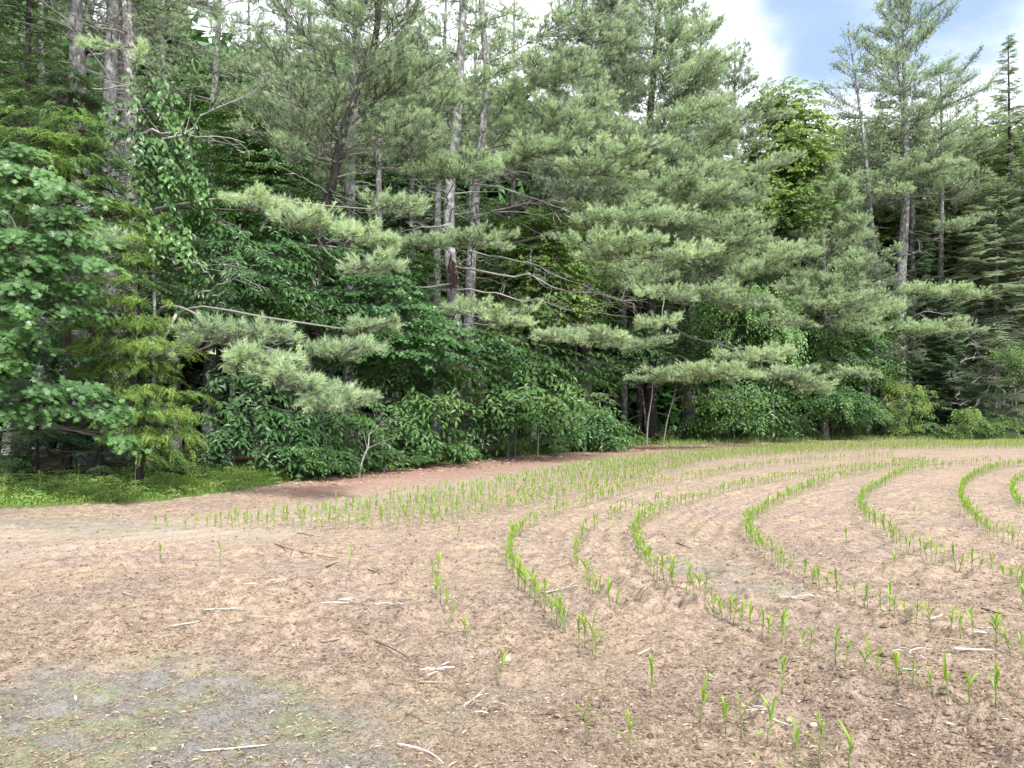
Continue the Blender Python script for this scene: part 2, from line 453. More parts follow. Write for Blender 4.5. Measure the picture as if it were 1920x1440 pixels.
def pine_bough(g, base, tip, hw, s0=0.35, dens=1.0, sag=0.06, tone=0.5, r0=None, nn=11, ln=0.115, wood=True, upturn=0.25, w=0.0135):
    """limb with side twigs in a flat plate, every twig set with needle tufts"""
    base = np.asarray(base, float); tip = np.asarray(tip, float)
    D = tip - base; Ls = np.linalg.norm(D)
    h = nrm(D * np.array([1, 1, .0]) + 1e-6); side = np.array([-h[1], h[0], 0])
    c = base + D * 0.5 + np.array([0, 0, (-sag + rng.normal() * .035) * Ls]) + side * rng.normal() * 0.06 * Ls
    ax = bez(base, c, tip, 12)
    r0 = r0 or 0.007 + 0.0045 * Ls
    if wood:
        ax[1:-1] += rng.normal(size=(10, 3)) * 0.005 * Ls
        tube(g, ax, np.linspace(r0, 0.006, 12), 5, 1, 0.45 + 0.55 * rng.random(), cap=False)
    m = max(4, int(Ls * (1 - s0) / 0.085 * dens ** .5))
    s = s0 + (1 - s0) * (np.arange(m) + rng.random(m)) / m
    s = s[(vnoise(s * 7 * max(Ls, 1) / 3, s * 0 + rng.random() * 50, 5) > .24) | (s > .9) | (np.arange(m) % 4 == 0)]; m = len(s)
    sg = np.where(rng.random(m) < .5, 1.0, -1.0)
    u = (s - s0) / (1 - s0)
    l = hw * (0.3 + 0.75 * np.sin(PI * np.clip(u * 0.85 + 0.12, 0, 1)) ** 0.8) * (0.65 + 0.6 * rng.random(m)) * (1.08 - 0.45 * u)
    fi = s * 11; i = np.minimum(fi.astype(int), 10); fr = (fi - i)[:, None]
    p0 = ax[i] * (1 - fr) + ax[i + 1] * fr
    tan = nrm(ax[i + 1] - ax[i])
    d = nrm(tan * (0.75 + 0.5 * u[:, None]) + side[None] * (sg * (0.95 - 0.45 * u))[:, None] + np.array([0, 0, 1.]) * (0.08 + 0.4 * rng.random((m, 1))) + rng.normal(size=(m, 3)) * 0.24)
    p1 = p0 + d * l[:, None] + np.array([0, 0, 1.]) * (upturn * 0.25 * l)[:, None]
    lines(g, p0, p1, 0.008 + 0.006 * l, 1, 0.2 + 0.4 * rng.random(m))
    k = np.maximum(2, (l / 0.112 * dens ** .5).astype(int)); idx = np.repeat(np.arange(m), k)
    t = 0.22 + 0.78 * rng.random(len(idx)) ** 0.62
    pos = p0[idx] + (p1 - p0)[idx] * t[:, None]
    off = rng.normal(size=(len(idx), 3)) * np.array([.075, .075, .06]) * (0.6 + 0.7 * hw)
    pos = pos + off
    td = nrm(d[idx] * 0.8 + nrm(off) * 0.45 + np.array([0, 0, .38]))
    tn = tone + 0.62 * (t - 0.62) + 1.6 * np.clip(off[:, 2], -.12, .15) + rng.normal(size=len(idx)) * 0.07 + np.repeat(rng.normal(size=m) * 0.11, k)  # paler fresh tips; upper tufts also tinted lighter, imitating light from above
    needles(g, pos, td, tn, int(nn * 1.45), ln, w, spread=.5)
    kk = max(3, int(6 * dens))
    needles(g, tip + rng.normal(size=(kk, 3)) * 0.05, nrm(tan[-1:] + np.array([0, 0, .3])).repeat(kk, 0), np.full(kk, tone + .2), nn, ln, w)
    return ax


def pine_pad(g, path, px, py, rx, ry, d, tone=0.55, n=9, slope=0.0, lift=0.10, start=None):
    """a broad feathery spray: one limb from the trunk, splitting into boughs that fan out in a flat cloud"""
    c = P(px, py, d); k = d * DS / F; RX, RZ = rx * k * 1.12, ry * k * .9; RY = 0.75 * RX
    hz = np.hypot(c[0] - path[0, 0], c[1] - path[0, 1])
    b = on_path(path, min(max(c[2] + lift * hz * (rng.random() - .2), .8), path[-1, 2] - .3))
    if start is not None:
        b = start; hz = max(np.linalg.norm((c - b)[:2]), .2)
    h = nrm((c - b) * np.array([1, 1, 0.])); root = c - h * RX * .75 - np.array([0, 0, RZ * .3])
    m = (b + root) / 2 + np.array([0, 0, rng.normal() * .05 * hz]) + rng.normal(size=3) * .035 * hz
    ax = polyline([b, (b + m) / 2 + rng.normal(size=3) * .016 * hz, m, (m + root) / 2 + rng.normal(size=3) * .016 * hz, root], 12); tube(g, ax, np.linspace(.012 + .006 * hz, .012, 12), 6, 1, .5 + .5 * rng.random(), cap=False)
    for i in range(n):
        s = root + (c - root) * rng.random() * .9 + rng.normal(size=3) * np.array([.12 * RX, .12 * RX, .2 * RZ])
        a = 2 * PI * (i + rng.random()) / n; q = (.6 + .45 * rng.random())
        e = c + np.array([math.cos(a) * RX * q, math.sin(a) * RY * q, 0])
        e[2] += RZ * (rng.random() * 1.3 - .7) + slope * (e[0] - c[0])
        l = np.linalg.norm(e - s)
        tube(g, [root, (root + s) / 2 + [0, 0, -.03], s], [.011, .009, .007], 4, 1, .6, cap=False)
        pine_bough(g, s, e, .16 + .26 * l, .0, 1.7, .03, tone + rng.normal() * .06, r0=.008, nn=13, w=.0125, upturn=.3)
    return root * .4 + c * .6


def bare_limb(g, base, tip, r0=0.03, sag=0.05, twigs=8, tl=0.4, mat=1, tone=0.6, updroop=0.0):
    base = np.asarray(base, float); tip = np.asarray(tip, float); D = tip - base; Ls = np.linalg.norm(D)
    c = base + D * 0.55 + np.array([0, 0, sag * Ls]) + rng.normal(size=3) * 0.05 * Ls
    ax = bez(base, c, tip, 10)
    ax[1:-1] += rng.normal(size=(8, 3)) * 0.012 * Ls
    tube(g, ax, np.linspace(r0, r0 * 0.2, 10), 5, mat, tone, cap=False)
    for _ in range(twigs):
        s = 0.3 + 0.7 * rng.random(); i = min(int(s * 9), 8); p = ax[i] + (ax[i + 1] - ax[i]) * (s * 9 - i)
        d = nrm(nrm(D) * 0.7 + rng.normal(size=3) * 0.55 + np.array([0, 0, updroop]))
        l = tl * (0.5 + rng.random()); q = p + d * l
        m = p + d * l * .5 + rng.normal(size=3) * 0.08 * l
        tube(g, [p, m, q], [r0 * .3, r0 * .2, 0.003], 3, mat, tone, cap=False)
        a = m + (q - m) * rng.random((3, 1)); b = a + nrm(d + rng.normal(size=(3, 3)) * .6) * l * 0.5
        lines(g, a, b, 0.005, mat, tone)


def trunk_path(pts_px, d, z_top=None):
    """photo pixels (bottom to top) at distance d -> 3-D trunk line reaching the ground"""
    p = [P(x, y, d) for x, y in pts_px]
    lo = p[0]; s = (p[1] - p[0]) / max(p[1][2] - p[0][2], .1)
    foot = lo - s * lo[2] * 0.5; foot[2] = float(gh(foot[0], foot[1])) - 0.05
    p = [foot] + p
    if z_top and z_top > p[-1][2]:
        t = p[-1] + (p[-1] - p[-2]) / max(p[-1][2] - p[-2][2], .1) * (z_top - p[-1][2]) * 0.7
        t[2] = z_top; p.append(t)
    return polyline(p, 26)


def on_path(path, z):
    i = int(np.clip(np.searchsorted(path[:, 2], z), 1, len(path) - 1))
    a, b = path[i - 1], path[i]; t = np.clip((z - a[2]) / max(b[2] - a[2], 1e-3), 0, 1)
    return a + (b - a) * t


def make_trunk(root, path, r0, mat, rtop=0.03, sides=14, flare=0.25):
    g = Geo(); z = (path[:, 2] - path[0, 2]) / (path[-1, 2] - path[0, 2])
    rad = r0 * np.clip(1 - z, 0, 1) ** 0.8 + rtop
    rad = rad * (1 + flare * np.exp(-(path[:, 2] - path[0, 2]) / 0.4))
    tube(g, path, rad, sides, 0, rough=0.05)
    return g.obj('trunk', [mat], root, smooth=True, origin=root.location), (lambda zz: np.interp(zz, path[:, 2], rad))


TREES = 'trees of the forest edge'


def pine_tree(label, trunk_px, d, height, r0, zb, lmax, boughs=(), pads=(), dead=(), step=0.7, per=4, dens=1.0, tone=0.45, needle='pine_needles', bark='pine_bark',
              prof=0.8, el=(-4, 48), side=None, nn=11, fill=1.0, dead_whorls=True, name='white_pine', ln=0.115, zskip=None, w=0.0135, topz=None):
    height *= DS; zb *= DS; lmax *= DS; r0 *= DS
    path = trunk_path(trunk_px, d, height)
    root = empty(name, path[0], label, 'tree', None)
    _, rad = make_trunk(root, path, r0, bark)
    g = Geo()
    z = zb
    H = path[-1, 2]
    while z < H - 0.2:
        u = (z - zb) / (H - zb)
        nb = per if rng.random() < fill else max(1, per - 2)
        a0 = rng.random() * 2 * PI
        for k in range(nb):
            az = a0 + 2 * PI * k / nb + rng.normal() * 0.3
            Lb = (lmax * ((1 - u) ** prof) + 0.25) * (0.6 + 0.55 * rng.random())
            hd = np.array([math.cos(az), math.sin(az), 0])
            if side is not None:
                Lb *= 0.62 + 0.5 * float(hd[:2] @ np.asarray(side))
            e = math.radians(el[0] + (el[1] - el[0]) * u ** 1.3 + rng.normal() * 9)
            b = on_path(path, z + rng.normal() * 0.2)
            tip = b + Lb * (math.cos(e) * hd + np.array([0, 0, math.sin(e)]))
            if zskip and zskip[0] < z < zskip[1] and rng.random() < .8: continue
            dn = dens * (0.45 if b[2] > CH + HY / F * d * DS + 1.5 else 1.0)
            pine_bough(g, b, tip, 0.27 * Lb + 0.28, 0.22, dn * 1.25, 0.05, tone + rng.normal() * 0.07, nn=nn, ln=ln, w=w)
        z += step * (0.75 + 0.5 * rng.random()) * (1 - 0.35 * u)
    # leader
    pine_bough(g, path[-2], path[-1] + np.array([0, 0, .3]), 0.25, 0.0, dens, 0, tone + .05, nn=nn, ln=ln)
    axes = []
    for bo in boughs:
        A_, (x1, y1, d1), hw = bo[:3]
        kw = dict(bo[3]) if len(bo) > 3 else {}
        if A_[0] == 'on':                        # a side bough growing from an earlier one
            q_ = axes[A_[1]]; b_ = q_[int(A_[2] * 11)]
        else:
            b_ = P(*A_)
        ax_ = pine_bough(g, b_, P(x1, y1, d1), hw, kw.pop('s0', .3), kw.pop('dens', 1.6), kw.pop('sag', .04), kw.pop('tone', tone + .2) - .06, nn=kw.pop('nn', 13), ln=ln, **kw)
        axes.append(ax_)
    ends = []
    for pd in pads:                              # 'frm' = the earlier spray this one grows on from
        kw = dict(pd[5]) if len(pd) > 5 else {}
        if 'frm' in kw:
            kw['start'] = ends[kw.pop('frm')]
        ends.append(pine_pad(g, path, *pd[:5], **kw))
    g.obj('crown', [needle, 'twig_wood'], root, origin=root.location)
    gd = Geo()
    if dead_whorls:
        z = 1.2 + rng.random()
        while z < zb + 1.5:
            for k in range(2 + rng.integers(3)):
                az = rng.random() * 2 * PI; Lb = (0.6 + 1.6 * rng.random()) * min(1, lmax / 3)
                b = on_path(path, z)
                tip = b + Lb * np.array([math.cos(az), math.sin(az), rng.normal() * 0.18 - .08])
                bare_limb(gd, b, tip, 0.016 + .006 * Lb, 0.05, 4, 0.3, 0, 0.3 + .3 * rng.random())
            z += 0.45 + 0.5 * rng.random()
    for (x0, y0, d0), (x1, y1, d1), r, tw in dead:
        bare_limb(gd, P(x0, y0, d0), P(x1, y1, d1), r, 0.05, tw, 0.55, 0, 0.75)
    if gd.n:
        gd.obj('dead_branches', ['dead_wood'], root, origin=root.location)
    return root


def spray_leaves(g, c, h, nor, Ls, nl, size, width, tmpl, tone, droop=0.25, both=0.85, taper=0.3, jitter=0.15):
    """a flat spray: nl leaves set alternately along a twig; arrays over sprays"""
    n = len(c)
    j = np.tile(np.arange(nl), n); idx = np.repeat(np.arange(n), nl)
    t = (j + 0.5 + 0.4 * (rng.random(len(j)) - .5)) / nl
    sg = np.where(j % 2, 1.0, -1.0)
    hh = nrm(h)[idx]; nn_ = nrm(nor)[idx]; sd = nrm(np.cross(nn_, hh))
    Lr = np.broadcast_to(Ls, (n,))[idx]
    pos = c[idx] + hh * (t * Lr)[:, None] - np.array([0, 0, 1.]) * (droop * t * t * Lr)[:, None]
    last = (t > 1 - 1.2 / nl)
    ax = hh * (0.5 + 0.5 * last)[:, None] + sd * (sg * both * (1 - last))[:, None] - np.array([0, 0, 1.]) * droop + rng.normal(size=(len(j), 3)) * jitter
    ln_ = nn_ + rng.normal(size=(len(j), 3)) * 0.28
    sz = np.broadcast_to(size, (n,))[idx] * (1 - taper * t) * (0.75 + 0.5 * rng.random(len(j)))
    tn = np.broadcast_to(tone, (n,))[idx] + rng.normal(size=len(j)) * 0.1
    leaves(g, pos, ax, ln_, sz, width, tmpl, tn)


def blob_tree(label, base_px, d, blobs, leaf, style, cat='tree', name='broadleaf_tree', trunk_px=None, r0=0.1, bark='grey_bark', size=0.11, lai=3.0, tone=0.45,
              group=None, sprays_wood=0.25, tip_tone=0.0):
    """broad-leaved tree whose crown is layered sprays round several limbs; blobs = (px, py, dist, half width px, half height px, half depth m)"""
    if trunk_px is None:
        bx, by = base_px; b0 = blobs[0]
        trunk_px = [(bx, by), (b0[0] * .6 + bx * .4, b0[1] * .75 + by * .25), (b0[0], b0[1] - b0[4] * 0.5)]
    path = trunk_path(trunk_px, d)
    root = empty(name, path[0], label, cat, group)
    make_trunk(root, path, r0, bark, 0.012, 9)
    g = Geo(); gb = Geo()
    for bl in blobs:
        px, py, bd, rx, ry, rd = bl[:6]; tn = tone + (bl[6] if len(bl) > 6 else 0)
        c = P(px, py, bd); R = np.array([rx / F * bd, rd, ry / F * bd * (.74 if style == 'ash' else 1)]) * DS
        st = STYLE[style]
        la = st['nl'] * size * size * st['w'] * 0.5
        n = int(lai * PI * (R[0] * R[2] + 0.35 * R[0] * R[1]) / la); n = max(n, 6)
        u = nrm(rng.normal(size=(n, 3))); rr = rng.random(n)[:, None] ** (1 / 2.6)
        # uneven outline
        lump = 0.38 + 1.15 * fbm(u[:, 0:1] * 2.6 + px, u[:, 2:3] * 2.6 + u[:, 1:2] * 1.3 + py, 3, 3)
        pos = c + u * rr * R * lump
        # layers: gather sprays on tiers
        tier = 0.42
        pos[:, 2] += (np.round((pos[:, 2] + 0.25 * np.hypot(pos[:, 0] - c[0], pos[:, 1] - c[1])) / tier) * tier - (pos[:, 2] + 0.25 * np.hypot(pos[:, 0] - c[0], pos[:, 1] - c[1]))) * (0.75 if bd * DS < 30 else 0.25)
        pos[:, 2] = np.maximum(pos[:, 2], 0.25 + 0.3 * rng.random(n))
        out = nrm((pos - on_path(path, min(c[2], path[-1, 2]))) * np.array([1, 1, .25]))
        h = nrm(out * np.array([1, 1, .3]) + rng.normal(size=(n, 3)) * np.array([.45, .45, .15]) - np.array([0, 0, st['hd']]))
        nor = nrm(np.array([0, 0, 1.]) + out * st['tilt'] + rng.normal(size=(n, 3)) * 0.2)
        clump = (fbm(pos[:, 0] * 1.3 + pos[:, 1], pos[:, 2] * 1.6, 5, 2) - .5) * 0.95
        Ls = st['L'] * size / 0.11 * (0.75 + 0.5 * rng.random(n))
        tt = tn + clump + rng.normal(size=n) * 0.06 + tip_tone * (rr[:, 0] - .6)
        spray_leaves(g, pos - h * Ls[:, None] * .5, h, nor, Ls, st['nl'], size, st['w'], st['t'], tt, st['droop'], st['both'], st['taper'], st.get('jit', .15))
        # limb to the blob and some visible twigs
        ts = on_path(path, max(min(c[2] - 0.6 * R[2], path[-1, 2] - .1), min(1.5, .45 * path[-1, 2])))
        limb = bez(ts, (ts + c) / 2 + np.array([0, 0, .15 * R[2]]), c + np.array([0, 0, .2 * R[2]]), 8)
        tube(gb, limb, np.linspace(max(r0 * .3, .012), .007, 8), 5, 0, .4, cap=False)
        k = min(n, max(5, int(n * sprays_wood))); sel = rng.choice(n, k, replace=False)
        lp = limb[rng.integers(2, 8, k)]
        mid = (lp + pos[sel]) / 2 + rng.normal(size=(k, 3)) * .08
        k2 = min(k, 60)
        for q in range(k2):
            tube(gb, bez(lp[q], mid[q], pos[sel[q]], 5), np.linspace(.012, .004, 5), 3, 0, .2 + .5 * rng.random(), cap=False)
        lines(g, pos - h * Ls[:, None] * .5, pos + h * Ls[:, None] * .4, 0.004, 1, .3)
    g.obj('crown', [leaf, 'twig_wood'], root, origin=root.location)
    gb.obj('branches', ['twig_wood'], root, origin=root.location)
    return root


STYLE = {
    'oak':     dict(nl=7, w=1.25, t=LOBED, L=0.42, droop=.45, both=.9, taper=.1, hd=.15, tilt=.75, jit=.25),
    'beech':   dict(nl=10, w=0.62, t=SIMPLE, L=0.55, droop=.22, both=.85, taper=.35, hd=.1, tilt=.5),
    'ash':     dict(nl=9, w=0.4, t=POINTED, L=0.42, droop=.42, both=.85, taper=.2, hd=.12, tilt=.6),
    'droop':   dict(nl=9, w=0.6, t=POINTED, L=0.5, droop=.75, both=.7, taper=.2, hd=.25, tilt=.7),
    'maple':   dict(nl=9, w=1.0, t=SIMPLE, L=0.5, droop=.3, both=.9, taper=.2, hd=.1, tilt=.6),
    'hemlock': dict(nl=26, w=0.3, t=SIMPLE, L=0.62, droop=.28, both=1.0, taper=.62, hd=.3, tilt=.6, jit=.1),
    'fir':     dict(nl=26, w=0.26, t=SIMPLE, L=0.7, droop=.12, both=1.0, taper=.6, hd=.05, tilt=.3, jit=.08),
}


def flat_conifer(label, trunk_px, d, height, r0, zb, lmax, needle, style='fir', size=0.14, tone=0.4, step=0.4, per=6, el=(-12, 30), bark='dark_bark', dens=1.0, dead=(), name='fir_tree', prof=0.9, dead_low=False):
    """spruce, fir or hemlock: tiers of flat fronds"""
    height *= DS; zb *= DS; lmax *= DS; r0 *= DS
    path = trunk_path(trunk_px, d, height); root = empty(name, path[0], label, 'tree')
    make_trunk(root, path, r0, bark, 0.015, 10)
    g = Geo(); H = path[-1, 2]; z = zb; st = STYLE[style]
    C, Hh, Nn, LL, TT = [], [], [], [], []
    while z < H - .1:
        u = (z - zb) / (H - zb)
        for k in range(per):
            az = rng.random() * 2 * PI; Lb = (lmax * (1 - u) ** prof + .15) * (.65 + .5 * rng.random())
            e = math.radians(el[0] + (el[1] - el[0]) * u + rng.normal() * 10); hd = np.array([math.cos(az), math.sin(az), 0])
            b = on_path(path, z + rng.normal() * .2); tip = b + Lb * (math.cos(e) * hd + np.array([0, 0, math.sin(e)]))
            ax = bez(b, (b + tip) / 2 + np.array([0, 0, .08 * Lb]), tip, 8)
            tube(g, ax, np.linspace(.008 + .008 * Lb, .004, 8), 4, 1, .3, cap=False)
            m = max(3, int(Lb / .13 * dens)); s = .2 + .8 * (np.arange(m) + rng.random(m)) / m
            fi = s * 7; i = np.minimum(fi.astype(int), 6); p = ax[i] + (ax[i + 1] - ax[i]) * (fi - i)[:, None]
            sd = np.array([-hd[1], hd[0], 0]); sg = np.where(np.arange(m) % 2, 1., -1.)
            hh = nrm(hd * (.6 + .6 * s[:, None]) + sd * (sg * (1 - .6 * s))[:, None] + np.array([0, 0, -.05]) + rng.normal(size=(m, 3)) * .1)
            C.append(p); Hh.append(hh); Nn.append(np.array([0, 0, 1.]) + hd * .25 + rng.normal(size=(m, 3)) * .12)
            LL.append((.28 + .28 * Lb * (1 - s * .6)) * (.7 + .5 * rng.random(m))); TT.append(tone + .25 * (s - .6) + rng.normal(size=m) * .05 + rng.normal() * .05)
        z += step * (.7 + .6 * rng.random()) * (1 - .4 * u)
    C = np.concatenate(C); Hh = np.concatenate(Hh); Nn = np.concatenate(Nn); LL = np.concatenate(LL); TT = np.concatenate(TT)
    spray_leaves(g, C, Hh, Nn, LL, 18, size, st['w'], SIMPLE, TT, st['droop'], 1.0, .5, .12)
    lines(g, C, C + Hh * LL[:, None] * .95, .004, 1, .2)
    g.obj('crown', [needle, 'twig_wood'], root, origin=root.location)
    gd = Geo()
    if dead_low:
        zz = .8
        while zz < zb + 1.5:
            for k in range(5):
                az = rng.random() * 2 * PI; Lb = (.8 + 1.6 * rng.random()) * min(1, lmax / 2.2); b = on_path(path, zz)
                bare_limb(gd, b, b + Lb * np.array([math.cos(az), math.sin(az), -.12 + .15 * rng.normal()]), .014 + .006 * Lb, .06, 6, .4, 0, .55)
            zz += .35
    for (x0, y0, d0), (x1, y1, d1), r, tw in dead:
        bare_limb(gd, P(x0, y0, d0), P(x1, y1, d1), r, 0.08, tw, 0.6, 0, 0.85)
    if gd.n: gd.obj('dead_branches', ['dead_wood'], root, origin=root.location)
    return root


def copy_tree(root, xy, rz, sc, label, cat=None, group=None):
    c = root.copy(); COL.objects.link(c)
    c.location = (xy[0], xy[1], float(gh(xy[0], xy[1])) - .05); c.rotation_euler = (0, 0, rz); c.scale = (sc, sc, sc)
    c['label'] = label
    if group: c['group'] = group
    for ch in root.children:
        k = ch.copy(); COL.objects.link(k); k.parent = c
        for s in ch.children:
            q = s.copy(); COL.objects.link(q); q.parent = k
    return c


# ---- pines, from left to right
pine_tree('tall grey-barked pine trunk furthest left in the cluster of bare trunks, upper left', [(150, 330), (148, 200), (143, 60), (140, -60)], 21, 22, .30, 13.5, 3.0, dens=.7, tone=.4,
          dead=[((145, 60, 21), (20, 10, 19.5), .03, 8), ((150, 120, 21), (330, 30, 19), .03, 9)])
pine_tree('grey pine trunk in the middle of the three bare trunks, upper left', [(208, 330), (207, 180), (210, 60), (213, -60)], 21.5, 22, .27, 13, 2.6, dens=.7, tone=.4,
          dead=[((205, 150, 21.5), (60, -20, 18.5), .04, 8)])
pine_tree('slim grey pine trunk touching its thicker neighbour, rightmost of the trunk cluster', [(228, 330), (226, 180), (228, 60), (236, -60)], 22.3, 21, .2, 13, 2.4, dens=.7, tone=.4)
pine_tree('white pine reaching pale low boughs out over the grass strip, far left', [(246, 480), (247, 330), (245, 180), (240, 60), (238, -40)], 18.5, 20, .16, 12, 2.4, dens=.8, tone=.42, bark='grey_bark',
          boughs=[((250, 140, 18.4), (268, 82, 15.5), .22, dict(s0=.45, tone=.75, dens=2.2)), ((250, 90, 18.4), (150, 80, 15.8), .22, dict(s0=.5, tone=.75, dens=2.2))], pads=[(500, 378, 80, 26, 15.8, dict(tone=.66, slope=-.25)), (605, 412, 90, 28, 15.2, dict(frm=0, tone=.7, slope=-.2)), (690, 440, 65, 20, 14.9, dict(frm=1, tone=.62, slope=-.15)), (742, 382, 55, 24, 16.2, dict(tone=.46, n=7)), (705, 495, 65, 22, 14.6, dict(frm=1, tone=.58, n=7)), (700, 612, 48, 22, 14.8, dict(tone=.52, n=6)),
                (450, 622, 100, 30, 13.6, dict(tone=.52, n=11)), (490, 668, 85, 30, 13.1, dict(frm=6, tone=.68, n=10)), (580, 715, 95, 34, 12.8, dict(frm=7, tone=.62, slope=-.3, n=11)), (650, 655, 75, 16, 13.2, dict(frm=6, tone=.42, n=7)), (640, 752, 62, 22, 12.6, dict(frm=8, tone=.5, n=7)), (218, 440, 45, 34, 14.8, dict(tone=.56, n=6)), (300, 660, 45, 18, 14.2, dict(frm=6, tone=.5, n=5))],
          dead=[((330, 590, 15), (290, 672, 14.6), .03, 3), ((300, 480, 17), (400, 505, 15.8), .02, 9), ((360, 560, 17), (480, 512, 15.5), .018, 5), ((250, 250, 18.5), (460, 268, 17.5), .03, 10), ((248, 300, 18.5), (480, 170, 17.8), .03, 12)])
pine_tree('dark-limbed pine with a curved forking stem, left of the centre', [(606, 420), (622, 350), (640, 260), (672, 160), (702, 80), (715, -40)], 21.5, 17.5, .15, 8.2, 3.2, dens=.95, tone=.33, bark='dark_bark', el=(18, 50), step=.6,
          boughs=[((640, 260, 21.5), (480, 60, 19.5), .8, dict(tone=.4, dens=1.6)), ((660, 200, 21.5), (830, 110, 19.5), .8, dict(tone=.38, dens=1.6)), ((640, 280, 21.5), (800, 215, 19.3), .7, dict(tone=.5, dens=1.6)),
                  ((630, 310, 21.5), (520, 265, 19), .6, dict(tone=.5, dens=1.6)), ((615, 350, 21.5), (790, 395, 18.4), .55, dict(tone=.55, dens=1.8, s0=.55)), ((690, 110, 21.5), (600, -40, 20), .7, dict(tone=.4))])
pine_tree('grey pine trunk half hidden behind the dark-limbed pine, left of centre', [(656, 420), (656, 320), (662, 220), (668, 100), (670, -40)], 27, 22, .24, 13, 3, dens=.8, tone=.42)
pine_tree('left and thicker of the twin central pines, with torn reddish base', [(850, 560), (842, 450), (843, 360), (853, 270), (860, 170), (867, 40), (868, -60)], 26.5, 24, .225, 9.6, 3.2, dens=.85, side=(-.6, .8), tone=.45,
          zskip=(9.3, 11.2),
          boughs=[((860, 200, 26.4), (960, 120, 24), .8, {}), ((860, 160, 26.4), (780, 60, 24), .8, dict(tone=.4))], pads=[(860, 312, 95, 22, 22.8, dict(tone=.52, n=10)), (800, 452, 70, 22, 22.8, dict(tone=.5)), (900, 448, 70, 20, 22.4, dict(tone=.56)), (885, 575, 50, 30, 20.8, dict(tone=.62, n=8)), (955, 592, 55, 32, 20.6, dict(frm=3, tone=.7, n=8)), (800, 180, 80, 40, 23.6, dict(tone=.45)), (760, 240, 80, 35, 23.2, dict(frm=5, tone=.5))],
          dead=[((855, 500, 26.4), (1190, 570, 23.5), .045, 16), ((852, 530, 26.4), (700, 545, 24), .03, 8), ((845, 420, 26.4), (740, 440, 24), .025, 8), ((850, 545, 26.4), (1080, 585, 23), .035, 12), ((848, 380, 26.4), (770, 345, 25), .02, 6)])
tw_ = COL.objects[-1]
while tw_.parent: tw_ = tw_.parent
g_ = Geo()
for k_ in range(9):
    a_ = P(843 + 1.2 * k_ - 4 + 4 * rng.random(), 486 + 8 * rng.random(), 26.10 + .02 * k_); b_ = P(846 + 1.7 * k_, 525 + 14 * rng.random(), 26.06 + .02 * k_)
    tube(g_, [a_, (a_ + b_) / 2 + np.array([.03 * rng.normal(), -.05, 0]), b_], [.02, .04, .025], 6, 0, rough=.3)
g_.obj('torn_wood', ['red_wood'], tw_, origin=tw_.location)
pine_tree('right and slimmer of the twin central pines, holding broad boughs to the right', [(884, 480), (889, 420), (893, 340), (905, 240), (913, 150), (905, 40), (900, -60)], 27.2, 24, .18, 9.8, 3.2, dens=.85, side=(.7, .7), tone=.5, zskip=(9.3, 10.8),
          boughs=[((905, 300, 27), (1000, 165, 24.4), .55, dict(tone=.58, s0=.25)), ((905, 250, 27), (965, 150, 24), .6, dict(tone=.55)), ((910, 120, 27), (1080, 20, 24.5), .9, dict(tone=.45)), ((908, 190, 27), (1120, 110, 24), .95, dict(tone=.5)), ((893, 380, 27), (1060, 450, 23), .3, dict(tone=.5, s0=.8))], pads=[(1010, 275, 95, 38, 23.4, dict(tone=.58, n=11, slope=.2)), (1150, 300, 100, 40, 22.8, dict(frm=0, tone=.64, n=12)), (1060, 215, 100, 45, 24, dict(tone=.5, n=11)), (1180, 400, 115, 36, 22.6, dict(tone=.6, n=12)), (1150, 462, 90, 38, 22, dict(frm=3, tone=.66, n=12)), (1270, 470, 75, 34, 21.8, dict(frm=4, tone=.68, n=10)),
                (1245, 545, 65, 24, 21.8, dict(frm=5, tone=.62, n=8)), (1060, 622, 68, 26, 20.8, dict(tone=.5, n=9)), (1140, 632, 55, 26, 20.9, dict(frm=7, tone=.64, n=9)), (1230, 602, 48, 22, 21.4, dict(frm=6, tone=.56, n=7)), (1020, 130, 110, 60, 24.2, dict(tone=.5, n=11)), (1100, 60, 110, 60, 25, dict(frm=10, tone=.45, n=10))],
          dead=[((890, 345, 27), (1080, 400, 24.5), .04, 10), ((888, 405, 27), (1060, 380, 25), .035, 10), ((888, 410, 27), (1070, 425, 24.6), .035, 10), ((890, 340, 27), (1070, 320, 25), .03, 6), ((880, 470, 27), (1150, 560, 23.6), .03, 16)])
DS = 1.1
pine_tree('dense dark-needled pine in the middle of the tall stand right of centre', [(1100, 560), (1102, 450), (1110, 300), (1120, 150), (1130, 20)], 31, 22, .24, 9.5, 3.6, dens=1.5, tone=.4, needle='dark_pine_needles', step=.55, bark='dark_bark')
DS = 1.0
DS = 1.27
